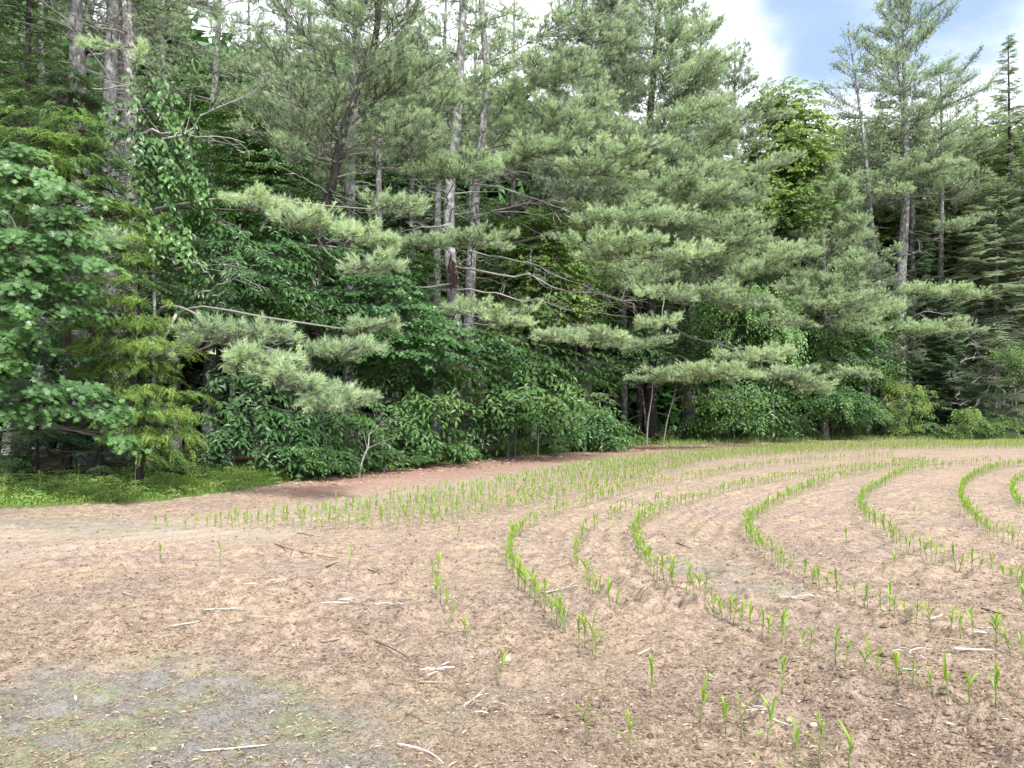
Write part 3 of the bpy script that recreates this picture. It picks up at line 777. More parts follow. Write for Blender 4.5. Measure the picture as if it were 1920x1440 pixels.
pine_tree('broad pale pine with layered low boughs sweeping right over the field edge', [(1216, 560), (1214, 450), (1212, 330), (1222, 180), (1235, 20)], 29.5, 19.5, .26, 6.4, 4.6, dens=1.5, tone=.52, step=.55, bark='dark_bark', prof=.7, el=(-4, 55),
          pads=[(1440, 500, 105, 22, 25, dict(tone=.58, slope=.45, n=11)), (1370, 440, 90, 40, 25.4, dict(tone=.56, n=11)), (1340, 370, 100, 50, 25.4, dict(tone=.52, n=11)), (1420, 330, 80, 50, 26, dict(frm=2, tone=.46, slope=.5)), (1250, 345, 90, 40, 25, dict(tone=.58, n=10)), (1250, 705, 70, 26, 23.6, dict(tone=.62, n=9)), (1340, 700, 95, 28, 23.4, dict(tone=.66, n=11)), (1410, 668, 75, 24, 23.8, dict(frm=5, tone=.58, n=9)), (1500, 700, 65, 30, 25.4, dict(frm=7, tone=.5, slope=-.3, n=9)), (1530, 725, 40, 18, 25.2, dict(frm=8, tone=.58, n=6)),
                (1330, 545, 70, 28, 24.4, dict(tone=.58)), (1410, 570, 60, 24, 25.2, dict(frm=10, tone=.5)), (1180, 520, 80, 36, 24.4, dict(frm=11, tone=.56)), (1100, 400, 70, 36, 25, dict(tone=.54)), (1200, 640, 60, 22, 24.4, dict(tone=.46, n=7)), (1480, 600, 50, 20, 26, dict(tone=.44, n=6)), (1390, 240, 90, 60, 26, dict(tone=.4))],
          dead=[((1218, 600, 29.4), (1480, 690, 25.6), .04, 10), ((1217, 620, 29.4), (1420, 655, 26), .03, 8), ((1216, 560, 29.4), (1060, 580, 26.5), .03, 14)])
DS = 1.0
DS = 1.2
pine_tree('pine with a ragged pointed top against the cloud, middle of the skyline', [(1296, 560), (1300, 400), (1306, 250), (1312, 120), (1316, 60)], 33.5, 18.6, .22, 7.5, 3.4, dens=1.3, tone=.45, step=.6, prof=.6)
DS = 1.0
DS = 1.2
pine_tree('grey-green pine at the right shoulder of the middle stand, thin at the top', [(1380, 600), (1379, 450), (1378, 300), (1378, 180), (1378, 110)], 35.5, 18.2, .2, 9.2, 2.7, dens=1.1, tone=.38, needle='dark_pine_needles', step=.62, prof=.55)
DS = 1.0
DS = 1.13
pine_tree('narrow pine right of the middle stand, lowest of the skyline tops', [(1440, 600), (1440, 400), (1440, 250), (1440, 170)], 39, 18.0, .17, 11.5, 2.2, dens=1, tone=.4, step=.7, prof=.6)
DS = 1.0
DS = 1.32
pine_tree('young cone-shaped pine with feathery upturned branches before the tall right pines', [(1546, 640), (1545, 500), (1543, 400), (1540, 320)], 31.5, 12.0, .12, 4.6, 2.9, dens=1.7, tone=.52, step=.42, per=5, el=(2, 58), prof=.85,
          boughs=[((1545, 560, 31.4), (1640, 480, 28.5), .7, dict(tone=.5))], pads=[(1610, 700, 48, 16, 27.4, dict(tone=.56, n=6)), (1540, 570, 36, 14, 28, dict(tone=.66, n=5)), (1490, 540, 50, 22, 28, dict(tone=.48, n=6)), (1610, 560, 60, 26, 28, dict(tone=.42, n=7))])
DS = 1.0
DS = 1.15
pine_tree('thin leaning pine with a sparse crown, left of the tallest right pine', [(1648, 560), (1637, 450), (1624, 300), (1608, 170), (1592, 70)], 41, 21.4, .17, 14.0, 3.0, dens=.55, tone=.38, step=.95, prof=.5, el=(0, 55), fill=.7, nn=10)
DS = 1.0
DS = 1.1
pine_tree('tallest pine of the right-hand group, with a wide open crown against the sky', [(1688, 640), (1690, 520), (1697, 400), (1699, 280), (1696, 150), (1690, 25)], 43.5, 24.3, .34, 13.6, 5.0, dens=.95, tone=.42, step=.95, per=5, prof=.42, el=(-6, 58), nn=11,
          boughs=[((1697, 280, 43.4), (1840, 90, 42), 1.0, dict(tone=.3)), ((1697, 300, 43.4), (1880, 130, 42.5), .9, dict(tone=.28, dens=1)), ((1697, 340, 43.4), (1850, 250, 40), 1.1, dict(tone=.5))], pads=[(1680, 352, 48, 14, 39.5, dict(tone=.58, n=6)), (1770, 545, 80, 18, 38.6, dict(tone=.68, n=8)), (1740, 612, 90, 18, 38.2, dict(tone=.68, n=9)), (1650, 610, 50, 22, 38, dict(frm=2, tone=.5, n=6)), (1640, 480, 55, 20, 39, dict(tone=.5, n=6)), (1760, 320, 90, 24, 40, dict(tone=.48, n=8)), (1600, 540, 60, 24, 38.6, dict(tone=.4, n=7)), (1800, 420, 60, 22, 40, dict(tone=.42, n=6))],
          dead=[((1690, 600, 43.4), (1790, 590, 40), .05, 8), ((1692, 480, 43.4), (1740, 470, 41), .06, 4)])
DS = 1.0
DS = 1.1
pine_tree('second stem close behind the tallest right pine, almost touching it', [(1712, 640), (1711, 480), (1709, 330), (1690, 200), (1680, 80)], 45, 23.0, .19, 14.8, 2.8, dens=.65, tone=.38, step=1.0, prof=.5, el=(5, 60))
DS = 1.0
DS = 1.1
pine_tree('straight grey pine right of the tallest pine, bare for half its height', [(1764, 620), (1764, 480), (1766, 330), (1765, 200), (1763, 130)], 45, 21.2, .21, 12.6, 3.0, dens=.75, tone=.42, step=.95, prof=.6, el=(0, 50))

DS = 1.0
DS = 1.18
pine_tree('soft blue-green young pine hanging low between the cone-shaped pine and the tallest trunk', [(1628, 740), (1626, 640), (1624, 560), (1622, 470)], 38, 10.2, .1, 3.6, 2.9, dens=1.3, tone=.34, step=.5, per=5, el=(-8, 50), prof=.8, needle='dark_pine_needles')
DS = 1.0

# ---- spruces and firs on the right, hemlocks and firs on the left
DS = 1.08
flat_conifer('slender spruce with a drooping spire at the right edge of the skyline', [(1893, 620), (1893, 400), (1892, 200), (1890, 75)], 46, 23.8, .2, 4, 2.6, 'spruce_needles', 'fir', .16, .4, .55, 5, (-22, 25), name='spruce_tree', prof=.75)
DS = 1.0
DS = 1.25
flat_conifer('bluish spruce with pale dead lower branches reaching left, at the right edge', [(1868, 780), (1868, 600), (1866, 400), (1866, 330)], 37.5, 12.6, .2, 5.2, 3.1, 'spruce_needles', 'fir', .15, .55, .36, 7, (-20, 20), name='spruce_tree', prof=.7, dead_low=True, bark='pine_bark',
             dead=[((1868, 640, 37.5), (1790, 610, 35.4), .03, 9), ((1868, 660, 37.5), (1812, 650, 35), .03, 9), ((1868, 735, 37.5), (1800, 760, 35.2), .03, 10), ((1868, 715, 37.5), (1930, 730, 35), .03, 9), ((1868, 690, 37.5), (1790, 745, 35.6), .035, 10), ((1868, 700, 37.5), (1830, 760, 35), .03, 10), ((1868, 670, 37.5), (1800, 680, 35.6), .03, 9), ((1868, 720, 37.5), (1905, 770, 35), .03, 9), ((1868, 705, 37.5), (1780, 712, 35.8), .028, 9)])
DS = 1.0
DS = 1.13
flat_conifer('dense dark green fir with level tiers beside the bright sapling on the right', [(1788, 800), (1788, 700), (1788, 600)], 41, 7.2, .1, .35, 2.4, 'fir_needles', 'fir', .14, .5, .3, 7, (-6, 30))
DS = 1.0
DS = 1.05
flat_conifer('shadowed fir filling the space under the tallest right pine', [(1650, 800), (1650, 650), (1650, 540)], 44, 8.6, .12, .4, 2.9, 'fir_needles', 'fir', .15, .4, .34, 7, (-8, 30))
DS = 1.0
flat_conifer('shadowed tall fir behind the right-hand pine trunks, mid height', [(1730, 800), (1730, 600), (1728, 430)], 49, 13.5, .16, .8, 3.4, 'fir_needles', 'fir', .17, .45, .45, 7, (-12, 25))
flat_conifer('dark fir between the two right spruces', [(1828, 800), (1828, 600), (1827, 430)], 47.5, 12.2, .16, .8, 3.2, 'spruce_needles', 'fir', .17, .3, .45, 7, (-14, 25))
DS = 1.1
flat_conifer('dark spruce cut by the right picture edge', [(1925, 800), (1925, 600), (1925, 300)], 42, 14.6, .16, .8, 3.0, 'spruce_needles', 'fir', .16, .4, .42, 6, (-16, 25), name='spruce_tree')
DS = 1.0
flat_conifer('low dark fir sapling in the deep shade under the lobed-leaf oak', [(70, 900), (70, 850), (70, 790)], 15.9, 1.75, .03, .15, 1.35, 'fir_needles', 'fir', .085, .6, .2, 6, (-4, 20), name='fir_sapling')
flat_conifer('low dark fir sapling in deep shade just right of the oak foot', [(190, 900), (190, 850), (190, 800)], 16.4, 1.5, .03, .12, 1.2, 'fir_needles', 'fir', .085, .6, .2, 6, (-4, 20), name='fir_sapling')
flat_conifer('tall hemlock with dark feathery top behind the bare trunks, upper left corner', [(40, 500), (45, 300), (52, 100), (55, -40)], 20, 15.5, .16, 3.5, 2.5, 'hemlock_needles', 'hemlock', .1, .25, .4, 6, (-18, 30), name='hemlock_tree')
blob_tree('yellow-green hemlock rising behind the oak, pale new tips over its crown', (130, 700), 16.3,
          [(60, 260, 15.2, 70, 70, .9, .15), (150, 255, 15.6, 75, 60, .9, .05), (205, 330, 15.6, 60, 50, .8), (20, 330, 15.2, 50, 60, .8, .1), (130, 190, 16.4, 90, 60, .9, -.1), (225, 400, 15.8, 55, 45, .8), (230, 470, 15.6, 50, 50, .8, -.05), (120, 400, 16.4, 110, 110, .7, -.1)],
          'hemlock_needles', 'hemlock', name='hemlock_tree', trunk_px=[(125, 760), (128, 500), (130, 300), (132, 200)], r0=.1, bark='dark_bark', size=.095, lai=2.6, tone=.42, tip_tone=.6)
blob_tree('small bright yellow-green hemlock drooping beside the grass strip, right of the oak', (262, 900), 14.9,
          [(262, 470, 14.9, 30, 40, .5), (235, 545, 14.6, 55, 35, .6), (285, 600, 14.6, 60, 30, .6, .05), (215, 640, 14.4, 85, 38, .7, .02), (300, 655, 14.3, 70, 30, .7, .1), (235, 720, 14.5, 80, 35, .7, -.05), (305, 760, 14.1, 75, 32, .8, .12), (250, 800, 14.3, 70, 30, .7, .1), (320, 830, 14.2, 55, 30, .6, .1), (170, 620, 14.7, 60, 35, .6, -.05), (180, 690, 14.7, 50, 30, .5, -.1)],
          'hemlock_needles', 'hemlock', name='hemlock_tree', trunk_px=[(262, 880), (262, 700), (260, 500)], r0=.06, bark='dark_bark', size=.085, lai=2.9, tone=.62, tip_tone=.7)

# ---- broad-leaved trees
blob_tree('maple screening the feet of the twin central pines, mid green and ragged', (850, 870), 24.6,
          [(800, 610, 23.6, 80, 35, 1.0), (870, 640, 23.6, 80, 35, 1.0), (930, 650, 24, 70, 30, 1.0), (760, 560, 24.2, 60, 40, .9, -.1), (840, 690, 23.4, 90, 30, 1), (720, 500, 24.6, 60, 40, .9, -.1)],
          'dark_leaves', 'maple', r0=.05, size=.15, lai=1.9, tone=.45, name='maple_tree')
blob_tree('dim beech hiding the foot of the broad pale pine', (1215, 838), 37.2,
          [(1190, 640, 36, 80, 40, 1.4), (1240, 690, 35.8, 80, 35, 1.3), (1160, 690, 35.6, 70, 35, 1.2), (1290, 650, 36.4, 60, 40, 1.2)],
          'dark_leaves', 'beech', r0=.05, size=.18, lai=1.9, tone=.3, name='beech_tree')
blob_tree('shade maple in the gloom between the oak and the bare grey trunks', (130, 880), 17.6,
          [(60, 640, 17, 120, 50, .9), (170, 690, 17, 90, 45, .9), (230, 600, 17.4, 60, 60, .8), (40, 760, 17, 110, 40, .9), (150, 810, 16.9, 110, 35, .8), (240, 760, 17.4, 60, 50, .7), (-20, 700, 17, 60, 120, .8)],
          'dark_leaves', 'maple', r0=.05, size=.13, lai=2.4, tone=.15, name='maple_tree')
blob_tree('oak with large lobed leaves filling the left picture edge', (-40, 900), 13.8,
          [(40, 330, 13.4, 95, 55, .8), (120, 390, 13.0, 85, 65, .8), (30, 450, 12.8, 100, 70, .9), (140, 490, 12.7, 80, 55, .8), (60, 560, 12.6, 100, 55, .8), (170, 560, 12.9, 50, 40, .6), (20, 660, 12.6, 60, 50, .7), (130, 735, 12.4, 80, 32, .6), (200, 770, 12.3, 40, 35, .4), (215, 825, 12.2, 45, 20, .35), (60, 300, 13.8, 80, 50, .6, .2), (30, 740, 13.0, 60, 40, .5, -.1), (-70, 500, 13.2, 100, 200, .9)],
          'oak_leaves', 'oak', trunk_px=[(-30, 880), (-20, 650), (10, 450), (40, 330)], r0=.08, size=.115, lai=2.1, tone=.45, name='oak_tree')
blob_tree('thin sapling of large hanging leaves in front of the bare grey trunks', (285, 890), 16.8,
          [(270, 165, 16.4, 45, 22, .5), (330, 195, 16.5, 45, 18, .5), (205, 232, 16.3, 45, 20, .5, .05), (255, 262, 16.4, 45, 22, .5), (340, 315, 16.6, 70, 25, .6, -.1), (300, 345, 16.4, 45, 18, .5), (275, 405, 16.4, 40, 18, .5), (330, 425, 16.3, 65, 28, .5, .05), (300, 300, 16.9, 80, 60, .5, -.15), (390, 340, 16.6, 40, 18, .4)],
          'oak_leaves', 'droop', trunk_px=[(285, 860), (290, 600), (282, 350), (270, 170)], r0=.035, size=.19, lai=1.5, tone=.42, name='sapling')
DK = 'dark_leaves'
blob_tree('shaded maple behind the low pine bough, dense dark green, left of centre', (430, 890), 19.5,
          [(400, 470, 19, 110, 70, 1.2), (480, 520, 18.6, 110, 60, 1.2), (420, 570, 18.4, 110, 45, 1), (560, 470, 19.4, 90, 60, 1, -.05), (360, 400, 19.6, 80, 60, 1, -.1), (560, 560, 18.8, 100, 45, 1)], DK, 'ash', trunk_px=[(430, 880), (440, 650), (450, 420)], r0=.09, size=.2, lai=2.1, tone=.42, name='maple_tree')
blob_tree('deep green maple under the forking pine stem, hung with hand-sized leaves', (700, 880), 22.5,
          [(700, 540, 21.5, 90, 55, 1.2), (640, 590, 21, 90, 50, 1), (760, 590, 21.2, 110, 50, 1.2), (800, 650, 21, 90, 40, 1, .05), (640, 470, 22, 90, 60, 1.2, -.05), (560, 420, 22.6, 100, 70, 1.2, -.1), (730, 640, 20.8, 80, 35, .8)], DK, 'maple', trunk_px=[(700, 880), (705, 700), (700, 520)], r0=.1, size=.14, lai=2.3, tone=.38, name='maple_tree')
blob_tree('round dark green crown seen high between the left trunks and the forking pine', (500, 800), 27,
          [(500, 235, 27, 70, 45, 1.5), (440, 280, 27, 70, 50, 1.4), (520, 310, 26.6, 100, 60, 1.6), (430, 360, 26.4, 80, 55, 1.4), (530, 390, 26, 100, 50, 1.5), (420, 220, 27.5, 50, 40, 1.2)], DK, 'beech', trunk_px=[(490, 820), (495, 500), (500, 250)], r0=.12, size=.15, lai=2.6, tone=.6)
DS = 1.05
blob_tree('ash sapling with drooping leaflets at the grass end, beneath the low pine bough', (440, 890), 17.6,
          [(430, 800, 16.8, 75, 45, .8), (500, 765, 17, 80, 40, .8), (390, 850, 16.6, 45, 30, .6), (470, 700, 17.4, 90, 40, .8, -.05), (520, 830, 16.8, 70, 45, .7), (380, 740, 17.6, 60, 35, .6, -.1)], DK, 'ash', r0=.03, size=.2, lai=1.5, tone=.5, name='ash_sapling')
DS = 1.0
DS = 1.05
blob_tree('ash sapling whose leaves sweep down to the ground beside the pale leaning stem', (590, 890), 18.6,
          [(570, 800, 17.6, 80, 55, .9), (620, 850, 17.5, 75, 35, .8), (550, 870, 17.4, 55, 25, .6), (640, 770, 18, 90, 50, 1, .05), (580, 720, 18.4, 80, 40, .8, -.05), (690, 820, 18.4, 60, 40, .8)], DK, 'ash', r0=.03, size=.2, lai=1.5, tone=.5, name='ash_sapling')
DS = 1.0
DS = 1.05
blob_tree('broad beech sapling with glossy tiers of leaves, left of the centre gap', (770, 880), 21.6,
          [(750, 795, 20.2, 75, 28, .9, .4), (810, 755, 20.2, 80, 35, 1, .4), (720, 720, 21, 90, 40, 1), (780, 700, 21.4, 110, 35, 1.2, .05), (830, 820, 20.8, 80, 30, .9), (860, 690, 21.4, 90, 30, 1), (740, 850, 20.6, 70, 25, .7, -.1), (690, 660, 21.6, 80, 40, 1)], DK, 'ash', r0=.04, size=.22, lai=1.55, tone=.58, name='beech_sapling')  # raised tones of the front blobs paint highlights into these leaves
DS = 1.0
DS = 1.05
blob_tree('ash sapling spreading long leaflets above two thin bare stems, centre', (955, 865), 25.2,
          [(930, 735, 23.4, 90, 30, 1.1, .3), (1000, 700, 24, 110, 40, 1.2, .1), (1060, 745, 23.2, 85, 40, 1.1, .4), (1000, 770, 23.4, 90, 30, 1, .1), (900, 790, 23.8, 80, 28, .9), (960, 660, 24.6, 130, 35, 1.2), (1080, 690, 24.6, 90, 40, 1.1, .05)], DK, 'ash', r0=.035, size=.26, lai=1.55, tone=.6, name='ash_sapling')  # lighter blob tones here imitate light catching the leaflets
DS = 1.0
DS = 1.1
blob_tree('ash sapling at the left side of the dark hollow, low and spreading', (1090, 850), 28.4,
          [(1100, 780, 27.4, 75, 35, 1.1), (1050, 810, 27, 75, 25, 1), (1130, 820, 27.4, 55, 22, .9), (1010, 830, 26.4, 55, 18, .8), (1150, 800, 27.8, 50, 22, .8, .05)], DK, 'ash', r0=.03, size=.25, lai=2.0, tone=.5, name='ash_sapling')
DS = 1.0
blob_tree('mid-green maple lit in the opening behind the twin central pines', (1000, 850), 31,
          [(960, 520, 31, 90, 45, 1.6), (1040, 500, 31, 100, 60, 1.8, .1), (1060, 570, 30.4, 90, 45, 1.5, .1), (960, 590, 30, 100, 40, 1.4), (1010, 440, 32, 110, 50, 1.8), (900, 640, 29, 100, 40, 1.4)], 'bright_leaves', 'maple', trunk_px=[(1000, 850), (1005, 650), (1010, 450)], r0=.12, size=.17, lai=2.6, tone=.2, name='maple_tree')
DS = 1.14
blob_tree('sapling with pale leaves at the right rim of the dark hollow', (1380, 838), 34.6,
          [(1360, 745, 32.6, 75, 35, 1.1, .35), (1400, 775, 32.4, 50, 25, .9, .1), (1320, 700, 33.4, 90, 35, 1.2, -.05), (1430, 730, 33.4, 60, 30, 1), (1330, 790, 33, 60, 25, .9, -.1), (1460, 790, 34, 70, 30, 1, -.1)], DK, 'ash', r0=.03, size=.27, lai=1.9, tone=.6, name='beech_sapling')
DS = 1.0
DS = 1.28
blob_tree('cascade of pale hanging leaves between the light pine boughs, right of centre', (1450, 830), 31.6,
          [(1430, 575, 29.6, 50, 40, .9, .1), (1470, 640, 29.4, 35, 40, .8, .15), (1400, 560, 30, 50, 30, .9), (1390, 630, 30.4, 70, 50, 1, -.15), (1330, 610, 31, 90, 55, 1.2, -.2), (1470, 580, 30, 30, 30, .7, .1)], 'oak_leaves', 'droop', trunk_px=[(1450, 830), (1448, 700), (1440, 560)], r0=.06, size=.2, lai=2.6, tone=.62, name='maple_tree')
DS = 1.0
DS = 1.17
blob_tree('bright yellow-green broadleaf crown filling the gap below the cloud, right of the middle stand', (1480, 800), 38.5,
          [(1465, 200, 36, 75, 50, 2), (1510, 235, 36, 60, 50, 2, .1), (1465, 290, 35, 90, 55, 2.2), (1420, 345, 34, 80, 50, 2), (1510, 300, 36, 65, 55, 2, .05), (1395, 400, 33.5, 65, 40, 1.8), (1480, 390, 35, 90, 45, 1.8, -.25)], 'bright_leaves', 'maple', trunk_px=[(1480, 800), (1478, 500), (1470, 240)], r0=.18, size=.2, lai=3.6, tone=.5)
DS = 1.0
DS = 1.14
blob_tree('shaded beech below the young cone-shaped pine, dark and layered', (1560, 830), 38,
          [(1560, 640, 36.6, 110, 45, 1.6), (1500, 700, 36, 90, 40, 1.5), (1600, 690, 36.4, 90, 40, 1.5), (1550, 750, 35.8, 100, 35, 1.4, -.05), (1620, 600, 38, 80, 45, 1.6, -.05), (1600, 770, 36, 70, 30, 1.2), (1480, 610, 36.6, 60, 60, 1.4)], DK, 'ash', r0=.08, size=.22, lai=2.8, tone=.6, name='beech_tree')
DS = 1.0
DS = 1.08
blob_tree('bright light-green sapling standing out from the dark firs on the right', (1700, 822), 42.4,
          [(1700, 735, 39.8, 50, 25, 1.0, .12), (1680, 770, 39.6, 55, 22, 1, .1), (1730, 760, 39.6, 30, 25, .9, .1), (1700, 795, 39.8, 40, 14, .8), (1670, 720, 40.4, 40, 22, .9)], 'bright_leaves', 'ash', r0=.03, size=.2, lai=1.1, tone=.45, name='sapling')
DS = 1.0
DS = 1.1
blob_tree('small leafy sapling low between dark fir and bare spruce branches', (1815, 825), 41,
          [(1815, 775, 38.6, 40, 18, .9), (1800, 800, 38.6, 35, 14, .8), (1840, 795, 39, 35, 16, .8)], 'bright_leaves', 'ash', r0=.02, size=.22, lai=1.4, tone=.3, name='sapling')
DS = 1.0
DS = 1.14
blob_tree('leafy young tree half out of frame behind the right spruce', (1910, 825), 39.8,
          [(1895, 665, 37.6, 40, 30, 1), (1930, 700, 37.6, 50, 40, 1), (1910, 790, 38, 45, 20, .9)], 'bright_leaves', 'ash', r0=.05, size=.22, lai=1.4, tone=.2, name='sapling')
DS = 1.0
# crowns further back
bd1 = blob_tree('yellow-green crown low behind the tallest right pine', (1660, 800), 55,
                [(1650, 260, 55, 100, 60, 3), (1570, 290, 55, 80, 60, 3), (1720, 290, 54, 90, 70, 3), (1650, 380, 54, 140, 80, 3, -.1), (1560, 400, 54, 100, 80, 2.5, -.1)], 'bright_leaves', 'maple', trunk_px=[(1650, 790), (1650, 500), (1650, 260)], r0=.2, size=.3, lai=2.4, tone=.45)
bd2 = blob_tree('yellow-green crown behind the right spruces near the picture edge', (1830, 800), 56,
                [(1830, 270, 56, 80, 60, 3), (1790, 350, 55, 110, 80, 3), (1880, 350, 56, 90, 90, 3, -.1), (1830, 450, 55, 140, 80, 3, -.15)], 'bright_leaves', 'maple', trunk_px=[(1830, 790), (1830, 500), (1830, 280)], r0=.2, size=.3, lai=2.4, tone=.4)
bd3 = blob_tree('dim broad crown deep in the woods behind the dark maple, left', (330, 800), 30,
                [(330, 300, 30, 120, 90, 2.5), (250, 420, 29, 140, 90, 2.5), (400, 450, 29, 140, 90, 2.5), (320, 560, 28, 160, 90, 2.5)], DK, 'beech', trunk_px=[(330, 800), (330, 550), (330, 320)], r0=.2, size=.2, lai=2.4, tone=.6)
bp1 = pine_tree('thin grey pine stem deep in the woods, just right of the forking pine', [(712, 600), (710, 330), (708, 200), (706, 0)], 33, 21, .18, 12.5, 2.8, dens=.8, tone=.42, step=.85)
bp2 = pine_tree('slim pine stem deep in the woods left of the twin central pines', [(818, 600), (822, 330), (830, 200), (836, 0)], 35, 22, .2, 13.5, 3.0, dens=.8, tone=.42, step=.85)


def bx(px, d):
    return ((px - CX) / F * d, d)


for px, d, rz, sc, src, lab in (
        (545, 29, 1.1, .98, bp1, 'grey pine stem leaning slightly against the sky gap, left of the forking pine'),
        (775, 38, 2.3, 1.05, bp2, 'far thin stem seen through the bright gap left of the twin central pines'),
        (960, 37, 4.0, 1.05, bp1, 'far pine stem hidden among boughs right of the twin central pines'),
        (1040, 40, 5.1, 1.05, bp2, 'far pine whose top rises behind the dense dark-needled pine'),
        (390, 31, .4, 1.05, bp2, 'pine stem behind the hanging-leaf sapling, crown above the frame'),
        (300, 34, 2.9, 1.05, bp1, 'far pine stem right of the bare trunk cluster'),
        (80, 26, 1.7, .95, bp1, 'pine stem behind the corner hemlock, upper left'),
        (600, 36, 3.4, 1.1, bp2, 'far pine closing the view behind the forking pine'),
        (470, 39, 5.6, 1.1, bp1, 'far pine deep behind the round dark green crown'),
        (1170, 41, 1.2, .95, bp1, 'far pine behind the broad pale pine'),
        (180, 33, 4.4, 1.1, bp2, 'far pine directly behind the bare trunk cluster'),
        (880, 44, .9, 1.15, bp2, 'far pine between and beyond the twin central pines'),
        (1846, 52, 2.2, 1.02, bp2, 'pine filling the skyline gap between the tallest pine and the spire spruce'),
        (1950, 45, 4.6, .95, bp1, 'pine at the right picture edge, right of the spire spruce'),
        (-150, 26, 3.9, 1.0, bp2, 'pine beyond the left picture edge with boughs entering the corner')):
    copy_tree(src, bx(px, d), rz, sc, lab)
for px, d, rz, sc, src, lab in (
        (620, 34, 1.0, .9, bd3, 'dim leafy crown behind the half-hidden grey pine, left of centre'),
        (120, 28, 2.1, .95, bd3, 'dim leafy crown behind the yellow-green hemlock'),
        (900, 40, 3.0, .95, bd3, 'dim leafy crown beyond the twin central pines'),
        (1200, 46, 4.0, 1.0, bd3, 'dim leafy crown beyond the broad pale pine'),
        (1400, 48, 5.0, .85, bd3, 'dim leafy crown beyond the grey-green shoulder pine'),
        (770, 30, 5.7, .62, bd3, 'dim low crown behind the deep green maple'),
        (480, 26, .7, .55, bd3, 'dim low crown behind the ash saplings at the grass end'),
        (1080, 36, 2.6, .6, bd3, 'dim low crown closing the dark hollow on its left'),
        (1280, 41, 1.6, .62, bd3, 'dim low crown closing the dark hollow from behind'),
        (250, 22, 3.6, .6, bd3, 'dim low crown in the shade behind the small hemlock'),
        (400, 33, 2.4, 1.25, bd3, 'tall leafy crown behind the hanging-leaf sapling, upper left'),
        (560, 38, 4.8, 1.45, bd3, 'tall leafy crown high behind the dark-limbed pine'),
        (20, 27, 3.1, 1.15, bd3, 'tall leafy crown in the upper left corner'),
        (740, 42, 1.3, 1.4, bd3, 'tall leafy crown behind the stems left of the twin pines'),
        (1930, 52, 1.1, .95, bd2, 'bright crown cut by the right picture edge behind the spruces'),
        (50, 21, 5.2, .6, bd3, 'dim low crown in the shade behind the oak')):
    copy_tree(src, bx(px, d), rz, sc, lab)


# ---- far woods: one mass beyond the single trees
def far_woods():
    g = Geo(); n = 200000
    th = np.radians(rng.uniform(-52, 48, n)); d = rng.uniform(0, 1, n)
    Rr = np.interp(np.degrees(th), [-52, -30, -10, 10, 25, 48], [30, 36, 48, 58, 66, 76]) + d * 12
    x, y = np.sin(th) * Rr, np.cos(th) * Rr
    top = Rr * (np.interp(np.degrees(th), [-52, -10, 10, 20], [.45, .4, .28, .235]) + .12 * fbm(th * 14, th * 0 + 3, 4, 3))
    z = rng.random(n) ** .85 * top
    pos = np.stack([x, y, z], 1) + rng.normal(size=(n, 3)) * .3
    ax = rng.normal(size=(n, 3)) - np.array([0, 0, .3]); no = np.array([0, 0, 1.]) + rng.normal(size=(n, 3)) * .5
    leaves(g, pos, ax, no, rng.uniform(.55, 1.15, n), .75, SIMPLE, np.clip(.4 + .7 * (fbm(x * .3, z * .3 + y * .3, 6, 3) - .5), 0, 1))
    tag(g.obj('far_woods', ['dark_leaves']), 'dark mass of far woods behind the single trees', None, kind='stuff')


far_woods()

# ---- thin bare stems at the edge
for px, py, d, tops, r, lab in (
        (672, 890, 18.2, [(680, 862), (690, 838), (692, 815)], .028, 'pale crooked dead stem leaning out beside the red needle litter'),
        (1212, 822, 34.6, [(1215, 790), (1222, 745), (1224, 700)], .045, 'slim pale stem standing in the dark hollow'),
        (1243, 815, 35.5, [(1252, 785), (1263, 745), (1270, 710)], .03, 'thin leaning stem in the dark hollow, right of the slim pale stem'),
        (952, 850, 25.4, [(953, 815), (956, 770), (957, 730)], .028, 'left of two thin reddish stems under the centre ash sapling'),
        (966, 848, 25.6, [(966, 820), (970, 785), (971, 730)], .026, 'right of two thin reddish stems under the centre ash sapling'),
        (1008, 840, 26.8, [(1009, 815), (1009, 775), (1008, 730)], .035, 'straight thin stem right of the two reddish stems')):
    pts = [P(x, y, d) for x, y in tops]; gx = (px - CX) / F * d; f = np.array([gx, d, float(gh(gx, d)) - .05])
    path = polyline([f] + pts, 14)
    root = empty('dead_sapling', f, lab, 'sapling')
    g = Geo(); tube(g, path, np.linspace(r, r * .4, 14), 7, 0, .7 if px < 700 else .25); g.obj('stem', ['dead_wood'], root, origin=f)
    g = Geo()
    for _ in range(5):
        b = path[rng.integers(6, 14)]; bare_limb(g, b, b + np.array([rng.normal() * .4, rng.normal() * .3, .2 + .4 * rng.random()]), .008, .03, 3, .2, 0, .6)
    g.obj('twigs', ['dead_wood'], root, origin=f)

